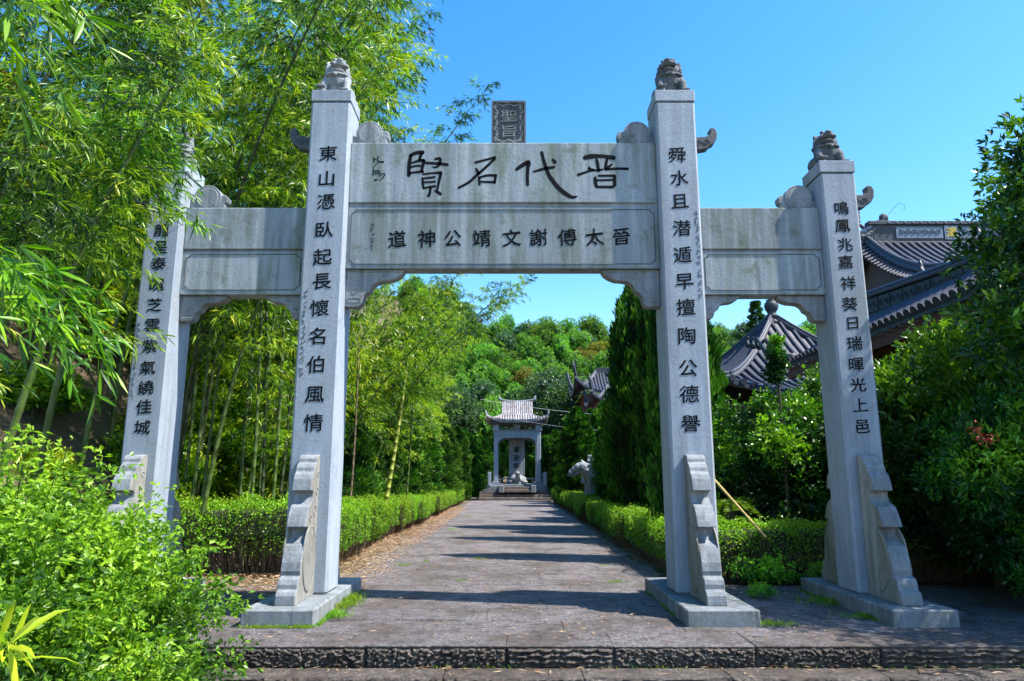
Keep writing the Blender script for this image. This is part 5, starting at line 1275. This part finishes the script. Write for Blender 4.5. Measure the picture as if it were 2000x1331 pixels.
f.tube([(0, -.30, 1.05), (0, -.32, 1.62)], [.05, .05], 6); f.ell((0, -.17, 2.0), (.025, .03, .03), 6)
of.scale = (1, 1, oz/2.42)
link('body', remeshed('body', f, .03, 1, .01, 9), M_GRAN, of)

# ------------------------------------------------------------------ wires, pole, cycad
def wire(p, q, sag, lab):
    p, q = Vector(p), Vector(q)
    MB().tube([p.lerp(q, t)-Vector((0, 0, sag*4*t*(1-t))) for t in np.linspace(0, 1, 16)], .009, 5).build('overhead_wire', M_WIRE, None, label=lab, cat='wire', group='wires strung across the path')
wire(pt(938, 780, 40), pt(1200, 812, 38), .12, 'upper thin pale wire sagging past the stele pavilion roof')
wire(pt(985, 815, 42), pt(1215, 843, 36), .15, 'lower thin pale wire crossing before the stele pavilion eave')
a_, b_ = Vector(pt(1397, 940, 11.6)), Vector(pt(1496, 1050, 10.4))
MB().tube([a_.lerp(b_, t) for t in np.linspace(-.25, 1, 14)], [.027-.001*i for i in range(14)], 8).build('bamboo_pole', M_POLE, None, label='dry yellow bamboo pole leaning behind the right opening hedge', cat='pole')
for i, (x0, x1, y0, y1, lab) in enumerate([(-2.84, -2.03, 7.50, 7.56, 'thin weeds and dirt along the front foot of the left inner plinth'), (1.80, 1.85, 7.56, 9.9, 'thin weeds along the inner foot of the right inner plinth'), (1.85, 2.60, 7.50, 7.56, 'thin weeds along the front foot of the right inner plinth'), (2.60, 2.66, 7.56, 9.9, 'weeds along the outer foot of the right inner plinth'), (3.9, 3.96, 7.56, 9.9, 'weeds along the foot of the outer right plinth, path side'), (-2.06, -2.0, 7.56, 9.9, 'thin weeds along the path side of the left inner plinth'), (-5.2, 8.6, 6.44, 6.78, 'tiny weeds in the joint at the back of the step tread')]):
    rs = np.random.RandomState(50+i); n = 900 if i < 6 else 500; P = np.stack([rs.uniform(x0, x1, n), rs.uniform(y0, y1, n) if i < 6 else rs.uniform(6.70, 6.75, n), np.full(n, 0. if i < 6 else -.185)], 1)
    k = vn(P, 2.2, i)+rs.normal(size=n)*.2 > .1; k[:5] = True; P = P[k]; n = len(P); D = np.stack([rs.normal(size=n)*.6, rs.normal(size=n)*.6, np.ones(n)], 1)
    link('weed_strip', leaves('weeds', P, D, .03+.05*rs.rand(n), .008, L_GRASS, rs, droop=.3), None, label=lab, cat='weeds', kind='stuff')
rs = np.random.RandomState(6); P, D = [], []
cx, cz = at(1425, 985, 12.3); mb = MB()
for k in range(16):
    a = k*2*math.pi/16+rs.rand()*.2; el = .9-.5*rs.rand(); d = Vector((math.cos(a)*math.cos(el), math.sin(a)*math.cos(el), math.sin(el))); Lf = .5+.12*rs.rand()
    pts = [d*Lf*u+Vector((0, 0, -.45*u*u)) for u in np.linspace(0, 1, 9)]; ribbon(mb, pts, .006)
    for j in range(40):
        u = .15+.85*j/40; q = d*Lf*u+Vector((0, 0, -.45*u*u)); sd = d.cross(Vector((0, 0, 1))).normalized()*(1 if j % 2 else -1)
        P.append(tuple(q)); D.append(tuple(sd+d*.5))
P, D = np.array(P), np.array(D); mb.tint = .3
cyc = empty('cycad', (cx, 12.3, 0), label='small feather-leaved cycad beside the leaning pole', cat='cycad')
link('fronds', leaves('fronds', P+np.array([0, 0, cz]), D, .15, .012, L_HEDGE, rs, tint=.4+.5*rs.rand(len(P)), extra=None), None, cyc)
MB().tube([(0, 0, 0), (0, 0, cz)], [.10, .09], 8).build('trunk', M_BARK, cyc)

# ------------------------------------------------------------------ grass, weeds, litter
def litter(name, n, box, z, L, mat, lab, seed, dens=None, lw=.13, flat=.12, cat='leaf litter'):
    rs = np.random.RandomState(seed); x = rs.uniform(box[0], box[1], n); y = rs.uniform(box[2], box[3], n)
    if dens is not None:
        k = np.array([dens(a, b_) for a, b_ in zip(x, y)]) > rs.rand(n); x, y = x[k], y[k]; n = len(x)
    zz = np.array([max(z, gz(a, b_)) if z > -.1 else z for a, b_ in zip(x, y)])+.004+rs.rand(n)*.018
    P = np.stack([x, y, zz], 1); a = rs.rand(n)*6.283; D = np.stack([np.cos(a), np.sin(a), rs.normal(size=n)*flat], 1)
    up = np.stack([rs.normal(size=n)*.35, rs.normal(size=n)*.35, np.ones(n)], 1)
    Ls = L*(.5+.8*rs.rand(n))
    link(name, leaves(name, P, D, Ls, Ls*lw, mat, rs, droop=.0, side=up), None, label=lab, cat=cat, kind='stuff')
def d_left(x, y):
    e = -2.05-.25*noise.noise(Vector((y*.8, 1, 0)))*2; t = sstep(e+.15, e-.5, x); return t*(1 if y > 9.9 else sstep(9.2, 10.0, y)*sstep(-1.75, -2.2, x))
litter('fallen_leaves', 26000, (-7.2, -1.9, 9.4, 17), .0, .085, L_LITTER, 'tan carpet of dry bamboo leaves between the path and the left hedge', 1, d_left)
litter('fallen_leaves', 9000, (-3.2, -2.15, 17, 34), .0, .10, L_LITTER, 'dry bamboo leaves along the left border of the path farther off', 2)
litter('fallen_leaves', 5000, (2.1, 2.9, 9.9, 22), .0, .07, L_LITTER, 'sparse dry leaves along the foot of the right hedge', 3, lambda x, y: .55)
litter('fallen_leaves', 7000, (-4.6, 6.5, 6.9, 16), .002, .075, L_LITTER, 'scattered straw-like dry leaves on the paving under the archway', 4, lambda x, y: .25+.75*(noise.noise(Vector((x*.9, y*.9, 2))) > .15), .13, .05)
litter('fallen_leaves', 700, (-4.6, 6.5, 6.50, 6.75), -.183, .09, L_LITTER, 'dry bamboo leaves lying on the step tread', 5, lambda x, y: .8 if y > 6.64 else .25, .10, .05)
litter('fallen_leaves', 9000, (-13, -6, 8.5, 19), .0, .09, L_LITTER, 'dry leaves over the earth bank behind the bamboo', 6, lambda x, y: .9)
def tuft(x, y, z, n, h, spread, lab, seed, mat=L_GRASS, lw=.05, group=None, name='grass_tuft', sy=None):
    rs = np.random.RandomState(seed); P = np.stack([rs.normal(size=n)*spread, rs.normal(size=n)*(sy or spread), np.zeros(n)], 1)
    D = np.stack([rs.normal(size=n)*.45, rs.normal(size=n)*.45, np.ones(n)], 1); L = h*(.4+.9*rs.rand(n))
    link(name, leaves(name, P, D, L, L*lw+.003, mat, rs, droop=.25), None, None, (x, y, z), label=lab, cat='grass', kind='stuff', group=group)
def tp(px, py, z=0.0):
    T = (665.5-py)/FPX; c, s = math.cos(PITCH), math.sin(PITCH); Y = (CAM_H-z)*(c-T*s)/(-(s+T*c)); return at(px, py, Y)[0], Y
for i, (px, py, n, h, sx, sy, lab) in enumerate([(675, 1180, 900, .13, .09, .28, 'bright grass along the inner side of the left plinth'), (655, 1205, 350, .10, .07, .08, 'grass at the front corner of the left plinth'),
        (1640, 1180, 500, .13, .22, .12, 'grass along the left side of the outer right plinth'), (1705, 1208, 300, .10, .16, .05, 'grass in shade at the front of the outer right plinth'), (1510, 1222, 250, .08, .12, .05, 'small grass tuft at the right corner of the inner right plinth'),
        (1330, 1195, 200, .09, .05, .12, 'grass beside the left edge of the inner right plinth'), (938, 1093, 120, .06, .07, .03, 'small yellow-green tuft in the path left of centre'), (1205, 1138, 160, .05, .09, .03, 'yellowish tuft near the right edge of the path'),
        (832, 1098, 70, .07, .03, .03, 'tiny tuft near the left edge of the path'), (900, 1135, 80, .04, .05, .03, 'small flat tuft in the middle of the path'), (790, 1105, 160, .05, .10, .05, 'flat grass patch where leaf litter meets the path'), (1180, 1105, 70, .04, .05, .03, 'small tuft in the path joints before the right hedge'),
        (915, 1010, 120, .08, .10, .12, 'grass at the left path border half way'), (885, 1035, 120, .07, .10, .10, 'grass patch on the left path border'), (1170, 1010, 140, .10, .12, .12, 'grass under the right hedge half way'), (560, 1225, 60, .05, .08, .02, 'few blades before the left plinth')]):
    X, Y = tp(px, py); tuft(X, Y, .0, n, h, sx, lab, 30+i, sy=sy)
wd = shrub_mesh(12, 60, .5, .25, .35, .05, L_BUSH, per=12, lw=.5)
for i, (x, y, s, lab) in enumerate([(3.65, 10.35, 1.0, 'bright green weeds at the foot of the right hedge near the inner pillar'), (4.5, 10.4, .8, 'low green weeds at the foot of the right opening hedge'), (3.2, 9.3, .45, 'small round-leaved weed behind the inner right plinth'), (7.0, 8.6, 1.1, 'dark weeds beside the outer right plinth')]):
    link('weed_patch', wd, None, None, (x, y, 0), (0, 0, i), (s, s, s), label=lab, cat='weeds', kind='stuff')
for o in [_to]:
    bpy.data.objects.remove(o)
